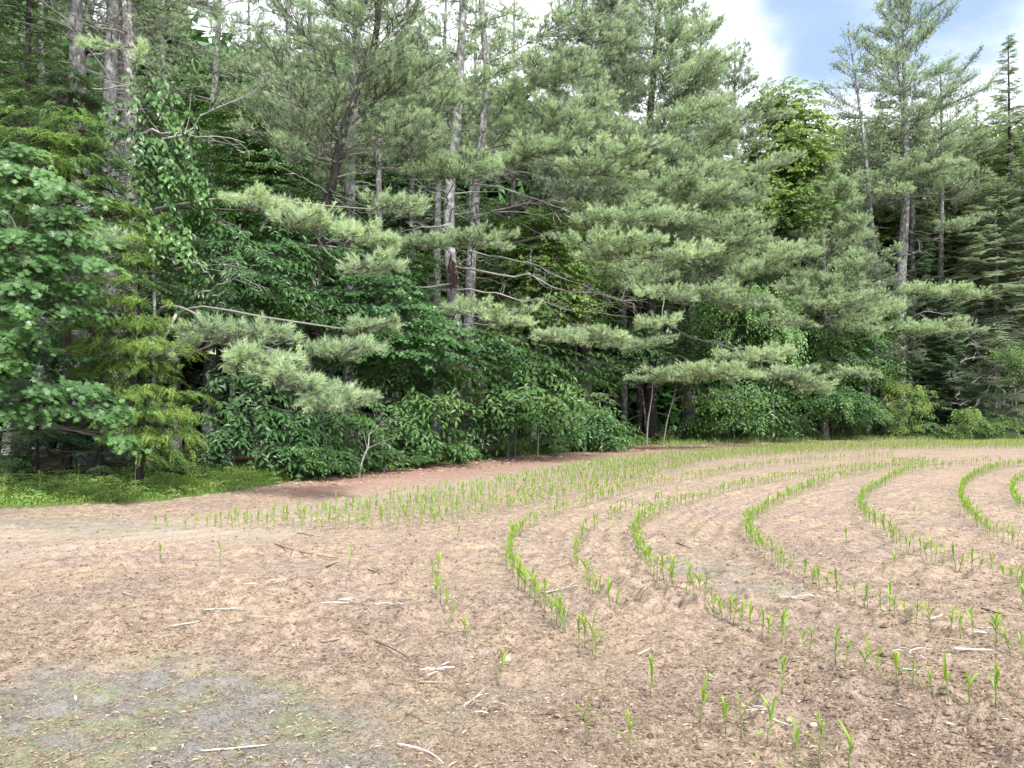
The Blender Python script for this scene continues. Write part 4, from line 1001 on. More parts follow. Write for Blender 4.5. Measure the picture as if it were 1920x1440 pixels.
# ---- low shrubs along the foot of the trees
shr = None
for px, d, sc, lab in (
        (560, 17.6, .8, 'low shrub at the end of the grass strip where the red litter begins'), (640, 18.6, .7, 'low shrub just left of the pale crooked dead stem'),
        (720, 19.9, .8, 'low shrub just right of the pale crooked dead stem'), (790, 21.6, .8, 'low shrub under the broad beech sapling'),
        (865, 23.4, .75, 'low shrub left of the two thin reddish stems'), (1040, 27.5, .8, 'low shrub right of the straight thin stem'),
        (1150, 32, .9, 'low shrub at the left lip of the dark hollow'), (1300, 38.5, 1.0, 'low shrub at the right lip of the dark hollow'),
        (1400, 40, 1.1, 'low shrub beneath the pale-leaved rim sapling'), (1490, 41.5, 1.1, 'low shrub under the shaded beech'),
        (1600, 43, 1.2, 'low shrub left of the bright light-green sapling'), (1745, 44, 1.1, 'low shrub between the bright sapling and the dark fir'),
        (1860, 43, 1.2, 'low shrub at the foot of the bare-branched spruce'), (330, 16.4, .7, 'low shrub in the grass under the small bright hemlock'), (20, 15.8, .8, 'low shrub in the grass below the oak')):
    if shr is None:
        x, y = bx(px, d); pyb = HY + CH * F / d
        shr = blob_tree(lab, (px, pyb), d, [(px, pyb - 50, d, 50, 40, .6), (px - 45, pyb - 30, d, 40, 26, .5), (px + 45, pyb - 32, d - .2, 42, 28, .5)], DK, 'beech', cat='shrub', name='shrub', trunk_px=[(px, pyb - 15), (px, pyb - 50)], r0=.02, size=.1, lai=2.2, tone=.72, group='low shrubs along the forest foot')
    else:
        copy_tree(shr, bx(px, d), rng.random() * 6, sc, lab, group='low shrubs along the forest foot')


# ---- undergrowth and grass: nobody could count them
def undergrowth():
    g = Geo(); n = 2600
    x = np.concatenate([rng.uniform(-6, 8, 1100), rng.uniform(8, 36, 1500)]); off = rng.uniform(-.35, 1.8, n)
    y = np.interp(x, EX, EY) + off
    hgt = rng.uniform(.1, .5, n) * (0.6 + .6 * vnoise(x * .8, y * .8, 4)) * np.clip(.5 + off, .3, 1.2)
    pos = np.stack([x, y, gh(x, y) + hgt], 1)
    th = rng.random(n) * 2 * PI
    h = np.stack([np.cos(th), np.sin(th) - .4, np.zeros(n) - .1], 1)
    spray_leaves(g, pos, h, np.array([0, -.35, 1.]) + rng.normal(size=(n, 3)) * .3, rng.uniform(.25, .5, n), 8, .13, .55, SIMPLE, .25 + .6 * (vnoise(x * .5, y * .5, 8) - .4), .3, .85, .3)
    tag(g.obj('undergrowth', ['bright_leaves']), 'low leafy ground cover along the foot of the trees', kind='stuff')
    g = Geo(); n = 26000
    x = rng.uniform(-13, -4.7, n); f = np.interp(x, GX, GY); b = np.interp(x, EX, EY) + .9
    y = f - .9 * (rng.random(n) < .12) * rng.random(n) ** 2 + (b - f) * rng.random(n) ** .9
    keep = (vnoise(x * 1.3, y * 1.3, 3) > .22) | (y > f + 1)
    keep &= (y - f > 1.1 * rng.random(n) ** 2 * vnoise(x * 1.7, y * 1.7, 44) * 1.8) | (y < f)
    x, y = x[keep], y[keep]; n = len(x)
    z = gh(x, y); hg = (.1 + .24 * vnoise(x * 1.1, y * 1.1, 21)) * (.5 + .8 * rng.random(n)) * np.clip(.35 + (y - np.interp(x, GX, GY)) / 1.6, .35, 1.25)
    th = rng.random(n) * 2 * PI; le = rng.uniform(.15, .8, n)
    d0 = np.stack([np.cos(th) * le * .4, np.sin(th) * le * .4, np.ones(n)], 1); d1 = np.stack([np.cos(th) * le * 1.6, np.sin(th) * le * 1.6, np.ones(n) * .6], 1)
    p0 = np.stack([x, y, z], 1); p1 = p0 + d0 * (hg * .55)[:, None]; p2 = p1 + d1 * (hg * .5)[:, None]
    s = np.stack([-np.sin(th), np.cos(th), 0 * th], 1) * .006
    v = np.stack([p0 - s, p0 + s, p1 - s * .8, p1 + s * .8, p2], 1)
    fa = np.array([[0, 1, 3], [0, 3, 2], [2, 3, 4]])[None] + (np.arange(n) * 5)[:, None, None]
    tn = .35 + .5 * (vnoise(x * .9, y * .9, 14) - .3) + rng.normal(size=n) * .12
    g.add(v.reshape(-1, 3), fa.reshape(-1, 3), 0, np.repeat(np.clip(tn, 0, 1), 3))
    # taller stems gone to seed
    m = 170; x = rng.uniform(-12, -4.9, m); f = np.interp(x, GX, GY) + .7; b = np.interp(x, EX, EY) + .5; y = f + (b - f) * rng.random(m); q = vnoise(x * .9, y * .9, 71) > .45; x, y = x[q], y[q]; m = len(x)
    p0 = np.stack([x, y, gh(x, y)], 1); p1 = p0 + np.stack([rng.normal(size=m) * .12, rng.normal(size=m) * .12, rng.uniform(.35, .75, m)], 1)
    lines(g, p0, p1, .005, 0, .95); leaves(g, p0 + (p1 - p0) * .82, p1 - p0 + rng.normal(size=(m, 3)) * .05, rng.normal(size=(m, 3)), .075, .14, SIMPLE, .95)
    # broad weeds among the grass
    m = 2600; x = rng.uniform(-12, -4.9, m); f = np.interp(x, GX, GY) + .5; b = np.interp(x, EX, EY) + .8; y = f + (b - f) * rng.random(m)
    pos = np.stack([x, y, gh(x, y) + rng.uniform(.06, .36, m) * np.clip((y - f) / 2 + .3, .3, 1)], 1); th = rng.random(m) * 2 * PI
    spray_leaves(g, pos, np.stack([np.cos(th), np.sin(th), .2 + 0 * th], 1), np.array([0, -.2, 1.]) + rng.normal(size=(m, 3)) * .3, .22, 6, .085, .5, SIMPLE, rng.uniform(.2, .75, m), .2, .85, .3)
    tag(g.obj('grass', ['grass_blades']), 'strip of green grass and weeds along the left forest edge', kind='stuff')
    # thin grass and weeds at the far field margin
    g = Geo(); n = 5000; x = rng.uniform(7, 38, n); y = np.interp(x, EX, EY) - rng.random(n) ** 1.4 * 2.2; z = gh(x, y); hg = rng.uniform(.1, .34, n); th = rng.random(n) * 6.3
    p0 = np.stack([x, y, z], 1); p2 = p0 + np.stack([np.cos(th) * .35, np.sin(th) * .35, 1 + 0 * th], 1) * hg[:, None]; s = np.array([.011, 0, 0])
    g.add(np.stack([p0 - s, p0 + s, p2], 1).reshape(-1, 3), np.arange(n * 3).reshape(-1, 3), 0, np.clip(rng.normal(size=n) * .3 + .45, 0, 1))
    tag(g.obj('margin_grass', ['grass_blades']), 'thin weeds along the far margin of the field', kind='stuff')


undergrowth()

# ------------------------------------------------------------------ corn seedlings
def leaf_strip(z0, az, length, width, el0, curl, n=6, twist=0.0):
    """one arching blade folded along its midrib -> verts, tris"""
    p = np.array([0, 0, z0]); pts = [p]; h = np.array([math.cos(az), math.sin(az), 0])
    for i in range(n):
        e = el0 - curl * (i / (n - 1)) ** 1.5
        p = p + length / n * (h * math.cos(e) + np.array([0, 0, math.sin(e)])); pts.append(p)
    pts = np.array(pts); t = np.linspace(0, 1, n + 1)
    w = width * np.clip((0.45 + 1.5 * t) * (1 - t ** 2.6), 0, 1.2) * .62
    sd = np.array([-h[1], h[0], 0]); tg = nrm(np.gradient(pts, axis=0)); up = np.cross(tg, sd); up[up[:, 2] < -.9] *= -1
    tw = twist * t
    s2 = sd[None] * np.cos(tw)[:, None] + up * np.sin(tw)[:, None]
    l = pts + s2 * w[:, None] * .5 + up * (w * .28)[:, None]; r = pts - s2 * w[:, None] * .5 + up * (w * .28)[:, None]
    v = np.concatenate([l, pts, r]); m = n + 1; f = []
    for i in range(n):
        for a in (0, m):
            f += [[a + i, a + i + 1, a + m + i + 1], [a + i, a + m + i + 1, a + m + i]]
    return v, np.array(f)


class Seed:
    pass


def corn_variant(k):
    r = np.random.default_rng(100 + k); s = Seed(); s.leaves = []
    hs = r.uniform(.105, .15)
    g = Geo(); bend = r.normal(size=2) * .008
    st = np.array([[0, 0, -.015], [0, 0, hs * .4], [bend[0], bend[1], hs], [bend[0] * 2, bend[1] * 2, hs * 1.25]])
    tube(g, st, [.0042, .0038, .0034, .002], 6, 0, .4); s.stem = g
    az = r.random() * 6.28
    n = 4 + (k % 3 > 0)
    for i in range(n):
        a = az + PI * (i % 2) + r.normal() * .35; q = i / (n - 1)
        z0 = hs * (.5 + .58 * q)
        ln = (.065, .115, .14, .13, .10)[i] * r.uniform(.85, 1.2); w = (.014, .024, .03, .028, .02)[i] * r.uniform(.9, 1.2)
        el0 = math.radians((50, 64, 73, 80, 87)[i] + r.normal() * 6); cu = math.radians((55, 62, 45, 26, 8)[i] * r.uniform(.3, 1.35))
        v, f = leaf_strip(z0, a, ln, w, el0, cu, 7, r.normal() * .5)
        v[:, 0] += bend[0] * min(1, z0 / hs); v[:, 1] += bend[1] * min(1, z0 / hs)
        lg = Geo(); lg.add(v, f, 0, np.clip(.35 + .14 * i + r.normal() * .1, 0, 1)); s.leaves.append(lg)
    return s


NV = 8
VAR = [corn_variant(k) for k in range(NV)]
VM = [(v.stem.mesh('corn_stem', ['corn_stem'], True), [l.mesh('corn_leaf', ['corn_leaf'], True) for l in v.leaves]) for v in VAR]
JOIN = []
for v in VAR:
    a = v.stem.arrays(); g = Geo(); g.add(a[0], a[1], 1, a[3])
    for l in v.leaves:
        b = l.arrays(); g.add(b[0], b[1], 0, b[3])
    JOIN.append(g)
JM = [g.mesh('corn_seedling', ['corn_leaf', 'corn_stem'], True) for g in JOIN]

ORD = 'first second third fourth fifth sixth seventh eighth ninth tenth eleventh twelfth thirteenth fourteenth fifteenth sixteenth seventeenth eighteenth nineteenth twentieth'.split()


def ordinal(i):
    if i < 20: return ORD[i]
    tens = ['twenty', 'thirty', 'forty', 'fifty', 'sixty', 'seventy', 'eighty', 'ninety']
    t, u = divmod(i + 1, 10)
    if t >= 10:
        return None
    return (tens[t - 2][:-1] + 'ieth') if u == 0 else tens[t - 2] + '-' + ORD[u - 1]


ROWS = [
    ('sparse row left of the curved rows', [(946, 1295), (915, 1262), (888, 1238), (872, 1215), (850, 1190), (826, 1140), (816, 1095), (822, 1072)], .16, .45),
    ('first curved row', [(1120, 1247), (1117, 1243), (1090, 1216), (1045, 1178), (1010, 1143), (985, 1115), (965, 1085), (955, 1055), (960, 1022), (985, 998), (1040, 972), (1095, 952), (1180, 925), (1290, 902), (1400, 882), (1520, 868), (1680, 858)], .105, .05),
    ('broken row beside the first curved row', [(1182, 1165), (1170, 1155), (1150, 1142), (1100, 1095), (1080, 1062), (1086, 1035), (1110, 1000), (1180, 965), (1280, 930)], .13, .45),
    ('second curved row', [(1940, 1378), (1875, 1350), (1825, 1330), (1772, 1318), (1735, 1306), (1668, 1289), (1635, 1280), (1600, 1268), (1575, 1257), (1520, 1238), (1480, 1218), (1440, 1202), (1390, 1182), (1340, 1152), (1300, 1130), (1260, 1106), (1222, 1080), (1205, 1056), (1194, 1030), (1189, 1008), (1205, 986), (1245, 964), (1300, 944), (1380, 922), (1480, 900), (1600, 882), (1740, 868)], .1, .03),
    ('third curved row', [(1935, 1240), (1880, 1222), (1860, 1208), (1803, 1200), (1780, 1192), (1740, 1182), (1690, 1165), (1640, 1146), (1580, 1126), (1540, 1108), (1500, 1092), (1450, 1064), (1420, 1040), (1404, 1015), (1401, 998), (1412, 980), (1445, 956), (1500, 927), (1560, 903), (1640, 886), (1760, 872)], .105, .05),
    ('fourth curved row', [(1930, 1160), (1915, 1110), (1857, 1085), (1780, 1064), (1750, 1052), (1690, 1030), (1660, 1004), (1640, 992), (1622, 975), (1613, 955), (1622, 935), (1660, 908), (1700, 890), (1780, 878), (1880, 870)], .11, .08),
    ('fifth curved row', [(1935, 1036), (1900, 1022), (1850, 1003), (1822, 975), (1803, 945), (1802, 928), (1812, 910), (1840, 893), (1880, 880), (1930, 873)], .1, .03),
    ('curved row touching the right picture edge', [(1930, 965), (1908, 948), (1898, 930), (1902, 914), (1925, 900)], .12, .05),
]
plants = []                                     # x, y, scale, row phrase, order, anchor phrase
for ph, px, sp, drop in ROWS:
    gp = np.array([G(*p) for p in px]); c = polyline(np.c_[gp, np.zeros(len(gp))], 900)[:, :2]
    ds = np.r_[0, np.cumsum(np.linalg.norm(np.diff(c, axis=0), axis=1))]
    n = int(ds[-1] / sp); s = (np.arange(n) + .5 + rng.normal(size=n) * .18) * sp
    k = 0
    for q, si in enumerate(s):
        thr = drop + (.05 if vnoise(np.array([si * 1.3]), np.array([len(ph) * 1.7]), 7)[0] < .3 else 0)
        if rng.random() < thr: continue
        x = np.interp(si, ds, c[:, 0]) + rng.normal() * .014; y = np.interp(si, ds, c[:, 1]) + rng.normal() * .014
        plants.append([x, y, rng.uniform(.74, 1.06), ph, k, 'from the near end of the']); k += 1
hn = ['back', 'ninth', 'eighth', 'seventh', 'sixth', 'fifth', 'fourth', 'third', 'second', 'front']
for k in range(28):
    off = -.3 - .74 * k
    x0 = -5.0 + .16 * k if k < 10 else 5.5 + (k - 10) * 2.0
    off = -.2 - .3 * k if k < 10 else -3.3 - .5 * (k - 10)
    xs = np.arange(x0, 40, .05); e = np.interp(xs, CXs, CYs); pts = np.c_[xs, e]
    t = nrm(np.gradient(pts, axis=0)); nr_ = np.c_[-t[:, 1], t[:, 0]]
    sm = np.ones(41) / 41; nr_ = nrm(np.c_[np.convolve(np.pad(nr_[:, 0], 20, 'edge'), sm, 'valid'), np.convolve(np.pad(nr_[:, 1], 20, 'edge'), sm, 'valid')])
    pts = pts + nr_ * off
    ds = np.r_[0, np.cumsum(np.linalg.norm(np.diff(pts, axis=0), axis=1))]
    ss = np.arange(.1, ds[-1], .135 if k < 10 else .125); ss = ss + rng.normal(size=len(ss)) * .03; j = 0
    for si in ss:
        x = np.interp(si, ds, pts[:, 0]) + rng.normal() * .03; y = np.interp(si, ds, pts[:, 1]) + rng.normal() * .03
        if rng.random() < (.14 if k < 10 else .12): continue
        if (x - 0) / y > .78: continue
        plants.append([x, y, rng.uniform(.65, 1.0), (hn[k] if k < 10 else 'inner') + ' headland row', j, 'from the left end of the']); j += 1
for px, py, lab in ((1220, 1312, 'lone corn seedling beyond the near end of the first curved row'), (1313, 1358, 'corn seedling with an arching leaf, leftmost of the loose group of five near the bottom'), (1360, 1380, 'second corn seedling of the loose group of five near the bottom edge'), (1390, 1392, 'short third corn seedling of the loose group of five near the bottom edge'), (1438, 1412, 'upright fourth corn seedling of the loose group of five near the bottom edge'), (1490, 1440, 'forked fifth corn seedling of the loose group of five, nearest the bottom edge'),
                    (1100, 1395, 'lone corn seedling left of the first curved row, near the bottom'), (1180, 1436, 'single upright corn seedling at the bottom edge, left of the first curved row'), (1466, 1305, 'stray corn seedling alone between the first and second full curved rows'), (1592, 1452, 'corn seedling at the bottom edge with only its tip in frame'), (1536, 1448, 'corn seedling cut by the bottom edge beside the first curved row'),
                    (655, 1062, 'lone corn seedling right of the thick brown stick'), (1302, 1020, 'lone corn seedling between the second and third full curved rows'), (1588, 1022, 'lone corn seedling between the third and fourth full curved rows'), (1675, 1068, 'lone corn seedling just below the fourth full curved row'), (1715, 968, 'lone corn seedling between the fourth and fifth full curved rows'), (858, 1018, 'lone corn seedling left of where the first curved row bends'), (413, 1058, 'corn seedling set forward of the left end of the headland rows'), (302, 1052, 'leftmost corn seedling of the whole field')):
    x, y = G(px, py); plants.append([x, y, rng.uniform(.8, 1.05), None, 0, lab])

plants = [p for p in plants if abs(p[0]) < p[1] * .70 + .2 and p[1] > 2.9]
print('PLANTS', len(plants)); plants.sort(key=lambda p: math.hypot(p[0], p[1]))
NEAR, PARTED = 290, 130
look = ['upright', 'drooping', 'slim', 'wide-leaved', 'yellow-green', 'curled', 'spreading', 'short']
GRP = 'young corn seedlings in the field'
for i, (x, y, sc, ph, k, anchor) in enumerate(plants[:NEAR]):
    vi = int(rng.integers(NV)); o_ = ordinal(k)
    lab = anchor if ph is None else (f'corn seedling, {o_} {anchor} {ph}' if o_ else f'small corn seedling in the crowded far stretch of the {ph}')
    loc = (x, y, float(gh(x, y) + disp(x, y)) + .002); rz = rng.random() * 6.28; tilt = rng.normal(size=2) * .07
    if i < PARTED:
        r_ = bpy.data.objects.new('corn_seedling', None); COL.objects.link(r_); r_.empty_display_size = .05
        s = bpy.data.objects.new('stem', VM[vi][0]); COL.objects.link(s); s.parent = r_
        for lm in VM[vi][1]:
            q = bpy.data.objects.new('leaf', lm); COL.objects.link(q); q.parent = r_
    else:
        r_ = bpy.data.objects.new('corn_seedling', JM[vi]); COL.objects.link(r_)
    r_.location = loc; r_.rotation_euler = (tilt[0], tilt[1], rz); r_.scale = (sc, sc, sc)
    tag(r_, lab, 'seedling', GRP)
g = Geo()
for x, y, sc, ph, k, anchor in plants[NEAR:]:
    v, f, m, t = JOIN[int(rng.integers(NV))].arrays()
    a = rng.random() * 6.28; c, s = math.cos(a), math.sin(a); sc *= 1.0
    R = np.array([[c, s, 0], [-s, c, 0], [0, 0, 1]])
    g.add(v @ R * sc + np.array([x, y, float(gh(x, y) + disp(x, y))]), f, m, t)
tag(g.obj('corn_seedlings', ['corn_leaf', 'corn_stem']), 'far rows of corn seedlings merging into a green band', kind='stuff')

g = Geo(); n = 7000; q = rng.integers(0, len(plants), n); pa = np.array([[a[0], a[1]] for a in plants])[q] + rng.normal(size=(n, 2)) * .16
th = rng.random(n) * 6.28; ln_ = rng.uniform(.015, .05, n)
leaves(g, np.c_[pa, gh(pa[:, 0], pa[:, 1]) + disp(pa[:, 0], pa[:, 1]) + .006 + .02 * rng.random(n)], np.stack([np.cos(th), np.sin(th), .35 + 0 * th], 1), np.array([0, 0, 1.]) + rng.normal(size=(n, 3)) * .4, ln_, .5, SIMPLE, rng.uniform(0, .7, n))
tag(g.obj('seedling_weeds', ['grass_blades']), 'tiny weeds sprouting along the corn rows', kind='stuff')

# ------------------------------------------------------------------ chips, straw and clods
def litter():
    g = Geo(); n = 190000
    py = 850 + 620 * rng.random(n) ** .8; px = rng.uniform(-260, 2180, n); d = CH * F / (py - HY)
    x = (px - CX) / F * d; y = d
    sm = np.clip(1 - np.hypot((x + 2.1) / 2.0, (y - 3.6) / 1.75), 0, 1)
    keep = (forest_sd(x, y) < .2) & (rng.random(n) < (.35 + .75 * fbm(x * 1.2, y * 1.2, 19, 3))) & ((sm < .12) | (rng.random(n) < .75)) & ((x > -4.9) | (y < np.interp(x, GX, GY) + .3))
    x, y, d, sm = x[keep], y[keep], d[keep], sm[keep]; n = len(x)
    cl = disp(x, y)
    pos = np.stack([x, y, gh(x, y) + cl + .003 + .008 * rng.random(n)], 1)
    th = rng.random(n) * 6.28; ax = np.stack([np.cos(th), np.sin(th), rng.normal(size=n) * .22], 1)
    no = np.array([0, 0, 1.]) + rng.normal(size=(n, 3)) * .45
    size = np.clip(np.exp(rng.normal(size=n) * .5 - 4.2), .007, .055)
    leaves(g, pos, ax, no, size, np.clip(rng.normal(size=n) * .05 + .15, .05, .3), SIMPLE, np.clip(.40 + rng.normal(size=n) * .27 + .12 * (size > .05), 0, 1))
    tag(g.obj('straw_litter', ['straw']), 'fine chopped straw and chips covering the soil', kind='stuff')
    g = Geo(); n = 26000
    py = 900 + 560 * rng.random(n) ** .7; px = rng.uniform(-200, 2120, n); d = CH * F / (py - HY); x = (px - CX) / F * d; y = d
    keep = (forest_sd(x, y) < -.3) & (fbm(x * 1.5, y * 1.5, 61, 3) > .40) & (np.hypot((x + 2.1) / 1.8, (y - 3.6) / 1.5) > .9) & ((x > -4.9) | (y < np.interp(x, GX, GY)))
    x, y = x[keep], y[keep]; n = len(x)
    cl = disp(x, y)
    r = np.clip(np.exp(rng.normal(size=n) * .5 - 4.85), .004, .024)
    ov = np.array([[1, 0, 0], [-1, 0, 0], [0, 1, 0], [0, -1, 0], [0, 0, 1], [0, 0, -1]], float); of = np.array([[0, 2, 4], [2, 1, 4], [1, 3, 4], [3, 0, 4], [2, 0, 5], [1, 2, 5], [3, 1, 5], [0, 3, 5]])
    a = rng.random(n) * 6.28; c, s = np.cos(a), np.sin(a)
    v = ov[None] * (.65 + .6 * rng.random((n, 6, 1))) * r[:, None, None] * np.array([1.15, 1, .75])
    v = np.stack([v[..., 0] * c[:, None] - v[..., 1] * s[:, None], v[..., 0] * s[:, None] + v[..., 1] * c[:, None], v[..., 2]], -1) + np.stack([x, y, gh(x, y) + cl + r * .2], 1)[:, None]
    g.add(v.reshape(-1, 3), (of[None] + (np.arange(n) * 6)[:, None, None]).reshape(-1, 3), 0, np.repeat(np.clip(.3 + rng.normal(size=n) * .2, 0, 1), 8))
    tag(g.obj('soil_crumbs', ['soil_clod']), 'loose crumbs of dry soil', kind='stuff')
    # needle drop along the track
    g = Geo(); n = 9000; x = rng.uniform(-5.5, 24, n); y = np.interp(x, EX, EY) - rng.random(n) * 4.2
    k = crop_sd(x, y) > .3; x, y = x[k], y[k]; n = len(x); th = rng.random(n) * 6.28
    leaves(g, np.stack([x, y, gh(x, y) + .008], 1), np.stack([np.cos(th), np.sin(th), rng.normal(size=n) * .15], 1), np.array([0, 0, 1.]) + rng.normal(size=(n, 3)) * .3, np.clip(np.exp(rng.normal(size=n) * .5 - 2.6), .03, .3), .08, SIMPLE, np.clip(.5 + rng.normal(size=n) * .3, 0, 1))
    tag(g.obj('track_litter', ['straw']), 'fallen straw and small twigs on the red needle track', kind='stuff')


litter()


def lying(name, a, b, r, mat, tone, label, cat, bend=.04, nodes=0, fork=False, taper=.6):
    pa = g3(*a); pb = g3(*b); n = 14
    L_ = np.linalg.norm(pb - pa); sd = nrm(np.cross(pb - pa, [0, 0, 1.]))
    t = np.linspace(0, 1, n)
    c = pa + (pb - pa) * t[:, None] + sd * (bend * L_ * np.sin(t * PI))[:, None] + rng.normal(size=(n, 3)) * .0015
    c[:, 2] = pa[2] + (pb[2] - pa[2]) * t + np.percentile(disp(c[:, 0], c[:, 1]), 82) + r * .5 + (.012 * (t - .5) * (1 if r * 1e4 % 2 > 1 else -1))
    r = r * .56
    rad = r * (1 - (1 - taper) * t)
    if nodes:
        rad = rad * (1 + .28 * (np.abs(((t * nodes) % 1) - .5) < .09))
    g = Geo(); tube(g, c, rad, 8, 0, tone, rough=.08)
    o_ = c[0].copy()
    if fork:
        i = 5; d = nrm(c[i + 1] - c[i]); q = c[i] + (d * .8 + sd * .6) * L_ * .3; q[2] = c[i][2] + .012
        tube(g, [c[i], (c[i] + q) / 2 + [0, 0, .004], q], [r * .6, r * .5, r * .25], 6, 0, tone)
    if cat == 'stalk':                           # torn end fibres
        for e, s_ in ((0, -1), (-1, 1)):
            d = nrm(c[1] - c[0]) * s_
            m = 5; aa = c[e] + rng.normal(size=(m, 3)) * r * .5
            lines(g, aa, aa + (d + rng.normal(size=(m, 3)) * .35) * r * 3.2, r * .35, 0, tone + .1)
    o = g.obj(name, [mat], None, True, o_)
    return tag(o, label, cat)


ST = 'dry corn stalk pieces on the soil'
lying('stick', (515, 1026), (634, 1052), .017, 'dark_stick', .75, 'thick brown stick lying below the headland rows, left of centre', 'stick', .05, fork=True)
lying('stick', (610, 1068), (632, 1056), .012, 'dark_stick', .25, 'short dark stick crossing under the right end of the thick brown stick', 'stick')
lying('fallen_branch', (745, 1402), (832, 1436), .010, 'stalk', .8, 'bent whitish branch at the bottom edge, left of centre', 'branch', -.12)
lying('fallen_branch', (1018, 1122), (1082, 1092), .012, 'stalk', .5, 'pale crooked branch just right of the first curved row', 'branch', .1, fork=True)
lying('stick', (1012, 1120), (1045, 1113), .012, 'dark_stick', .2, 'dark stub beside the pale crooked branch', 'stick')
for a, b, r, tone, lab in (
        ((380, 1158), (458, 1152), .013, .9, 'straight white stalk, longest of the bleached pair at middle left'),
        ((320, 1184), (374, 1171), .014, .92, 'white stalk lying left of and below the longest bleached one'),
        ((466, 1166), (516, 1164), .009, .85, 'thin white stalk right of the longest bleached one'),
        ((504, 1126), (562, 1126), .009, .65, 'grey straight stalk above the bleached pair'),
        ((450, 1137), (478, 1122), .010, .85, 'short white stalk tilted up beside the grey straight one'),
        ((602, 1213), (656, 1202), .010, .75, 'pale stalk left of the dark broken stick, lower left of centre'),
        ((376, 1413), (500, 1398), .009, .95, 'long white stalk alone on the grey worn ground, bottom left'),
        ((1790, 1226), (1858, 1225), .015, .95, 'flat white stalk between the second and third curved rows, far right'),
        ((1738, 1199), (1806, 1207), .008, .7, 'thin pale stalk above the flat white one, far right'),
        ((1772, 1094), (1838, 1104), .009, .9, 'pale stalk below the fourth curved row, right side'),
        ((1730, 1066), (1786, 1071), .008, .75, 'thin stalk touching the fourth curved row, right side'),
        ((1745, 1166), (1768, 1156), .016, .95, 'short stubby white stalk behind the third curved row'),
        ((1688, 1266), (1732, 1268), .008, .9, 'thin white stalk behind the near plants of the second curved row'),
        ((1772, 1362), (1800, 1364), .012, .9, 'white stalk chip before the second curved row, bottom right'),
        ((1512, 1260), (1532, 1274), .009, .45, 'short grey stalk lying between the first and second curved rows'),
        ((1484, 1240), (1520, 1236), .007, .8, 'thin pale stalk under the second curved row'),
        ((926, 1142), (960, 1136), .008, .6, 'tan stalk left of the first curved row, upper of three'),
        ((905, 1180), (945, 1168), .009, .6, 'tan stalk left of the first curved row, lowest of three'),
        ((885, 1128), (893, 1116), .011, .6, 'short tan stalk pointing away, left of the first curved row'),
        ((710, 1104), (738, 1097), .010, .65, 'tan stalk at centre left above the torn husk clump'),
        ((800, 1284), (842, 1264), .012, .85, 'pale stalk slanting up over the dark hollow, below centre'),
        ((780, 1286), (836, 1284), .009, .7, 'grey stalk lying level under the slanting pale one'),
        ((728, 1291), (765, 1294), .007, .55, 'thin brown stalk left of the slanting pale one'),
        ((1196, 1236), (1218, 1222), .016, .9, 'white folded stalk end alone right of the first curved row'),
        ((1165, 1360), (1208, 1376), .006, .65, 'thin pale stalk right of the lone bottom seedling'),
        ((1448, 1372), (1480, 1378), .010, .9, 'short white stalk by the near end of the first curved row'),
        ((1458, 1360), (1476, 1372), .007, .4, 'grey stalk crossing above the short white one, near end of first row'),
        ((1690, 975), (1730, 968), .008, .8, 'white scrap of stalk between the fourth and fifth curved rows'),
        ((230, 1116), (252, 1119), .014, .75, 'pale flat stalk chip on the tan soil, far left'),
        ((298, 1089), (330, 1099), .008, .6, 'thin tan stalk near the left end of the headland rows'),
        ((196, 1236), (246, 1214), .006, .5, 'thin curved straw at the top of the worn ground, left'),
        ((500, 1176), (532, 1172), .006, .5, 'thin brown straw under the thin white stalk')):
    lying('corn_stalk', a, b, r, 'stalk', tone - .42, lab, 'stalk', rng.normal() * .012, 2 if r > .008 else 0, taper=.85)
for a, b, r, tone, lab in (
        ((694, 1206), (766, 1240), .010, .3, 'dark broken stick below the torn husk clump, lower left of centre'),
        ((662, 1190), (700, 1196), .008, .5, 'brown stick left of the dark broken one'),
        ((1840, 1150), (1888, 1163), .012, .1, 'black wet stick at the right edge above the third curved row'),
        ((1268, 1023), (1296, 1033), .011, .15, 'short black stick between the second and third curved rows'),
        ((1672, 1337), (1728, 1350), .007, .4, 'thin brown stick in front of the second curved row, bottom right'),
        ((1555, 1288), (1598, 1296), .006, .2, 'thin dark stick between the first and second curved rows'),
        ((760, 1345), (790, 1356), .008, .4, 'short brown stick on the edge of the worn ground, below centre'),
        ((284, 1436), (302, 1430), .009, .15, 'black stick end at the bottom edge, lower left'),
        ((560, 1000), (600, 1006), .008, .4, 'small stick among the left headland seedlings'),
        ((690, 1082), (712, 1088), .012, .2, 'short dark stick right of the lone seedling by the thick stick'),
        ((430, 1178), (462, 1170), .006, .4, 'thin brown twig between the bleached stalks')):
    lying('stick', a, b, r, 'dark_stick', tone, lab, 'stick', rng.normal() * .05)


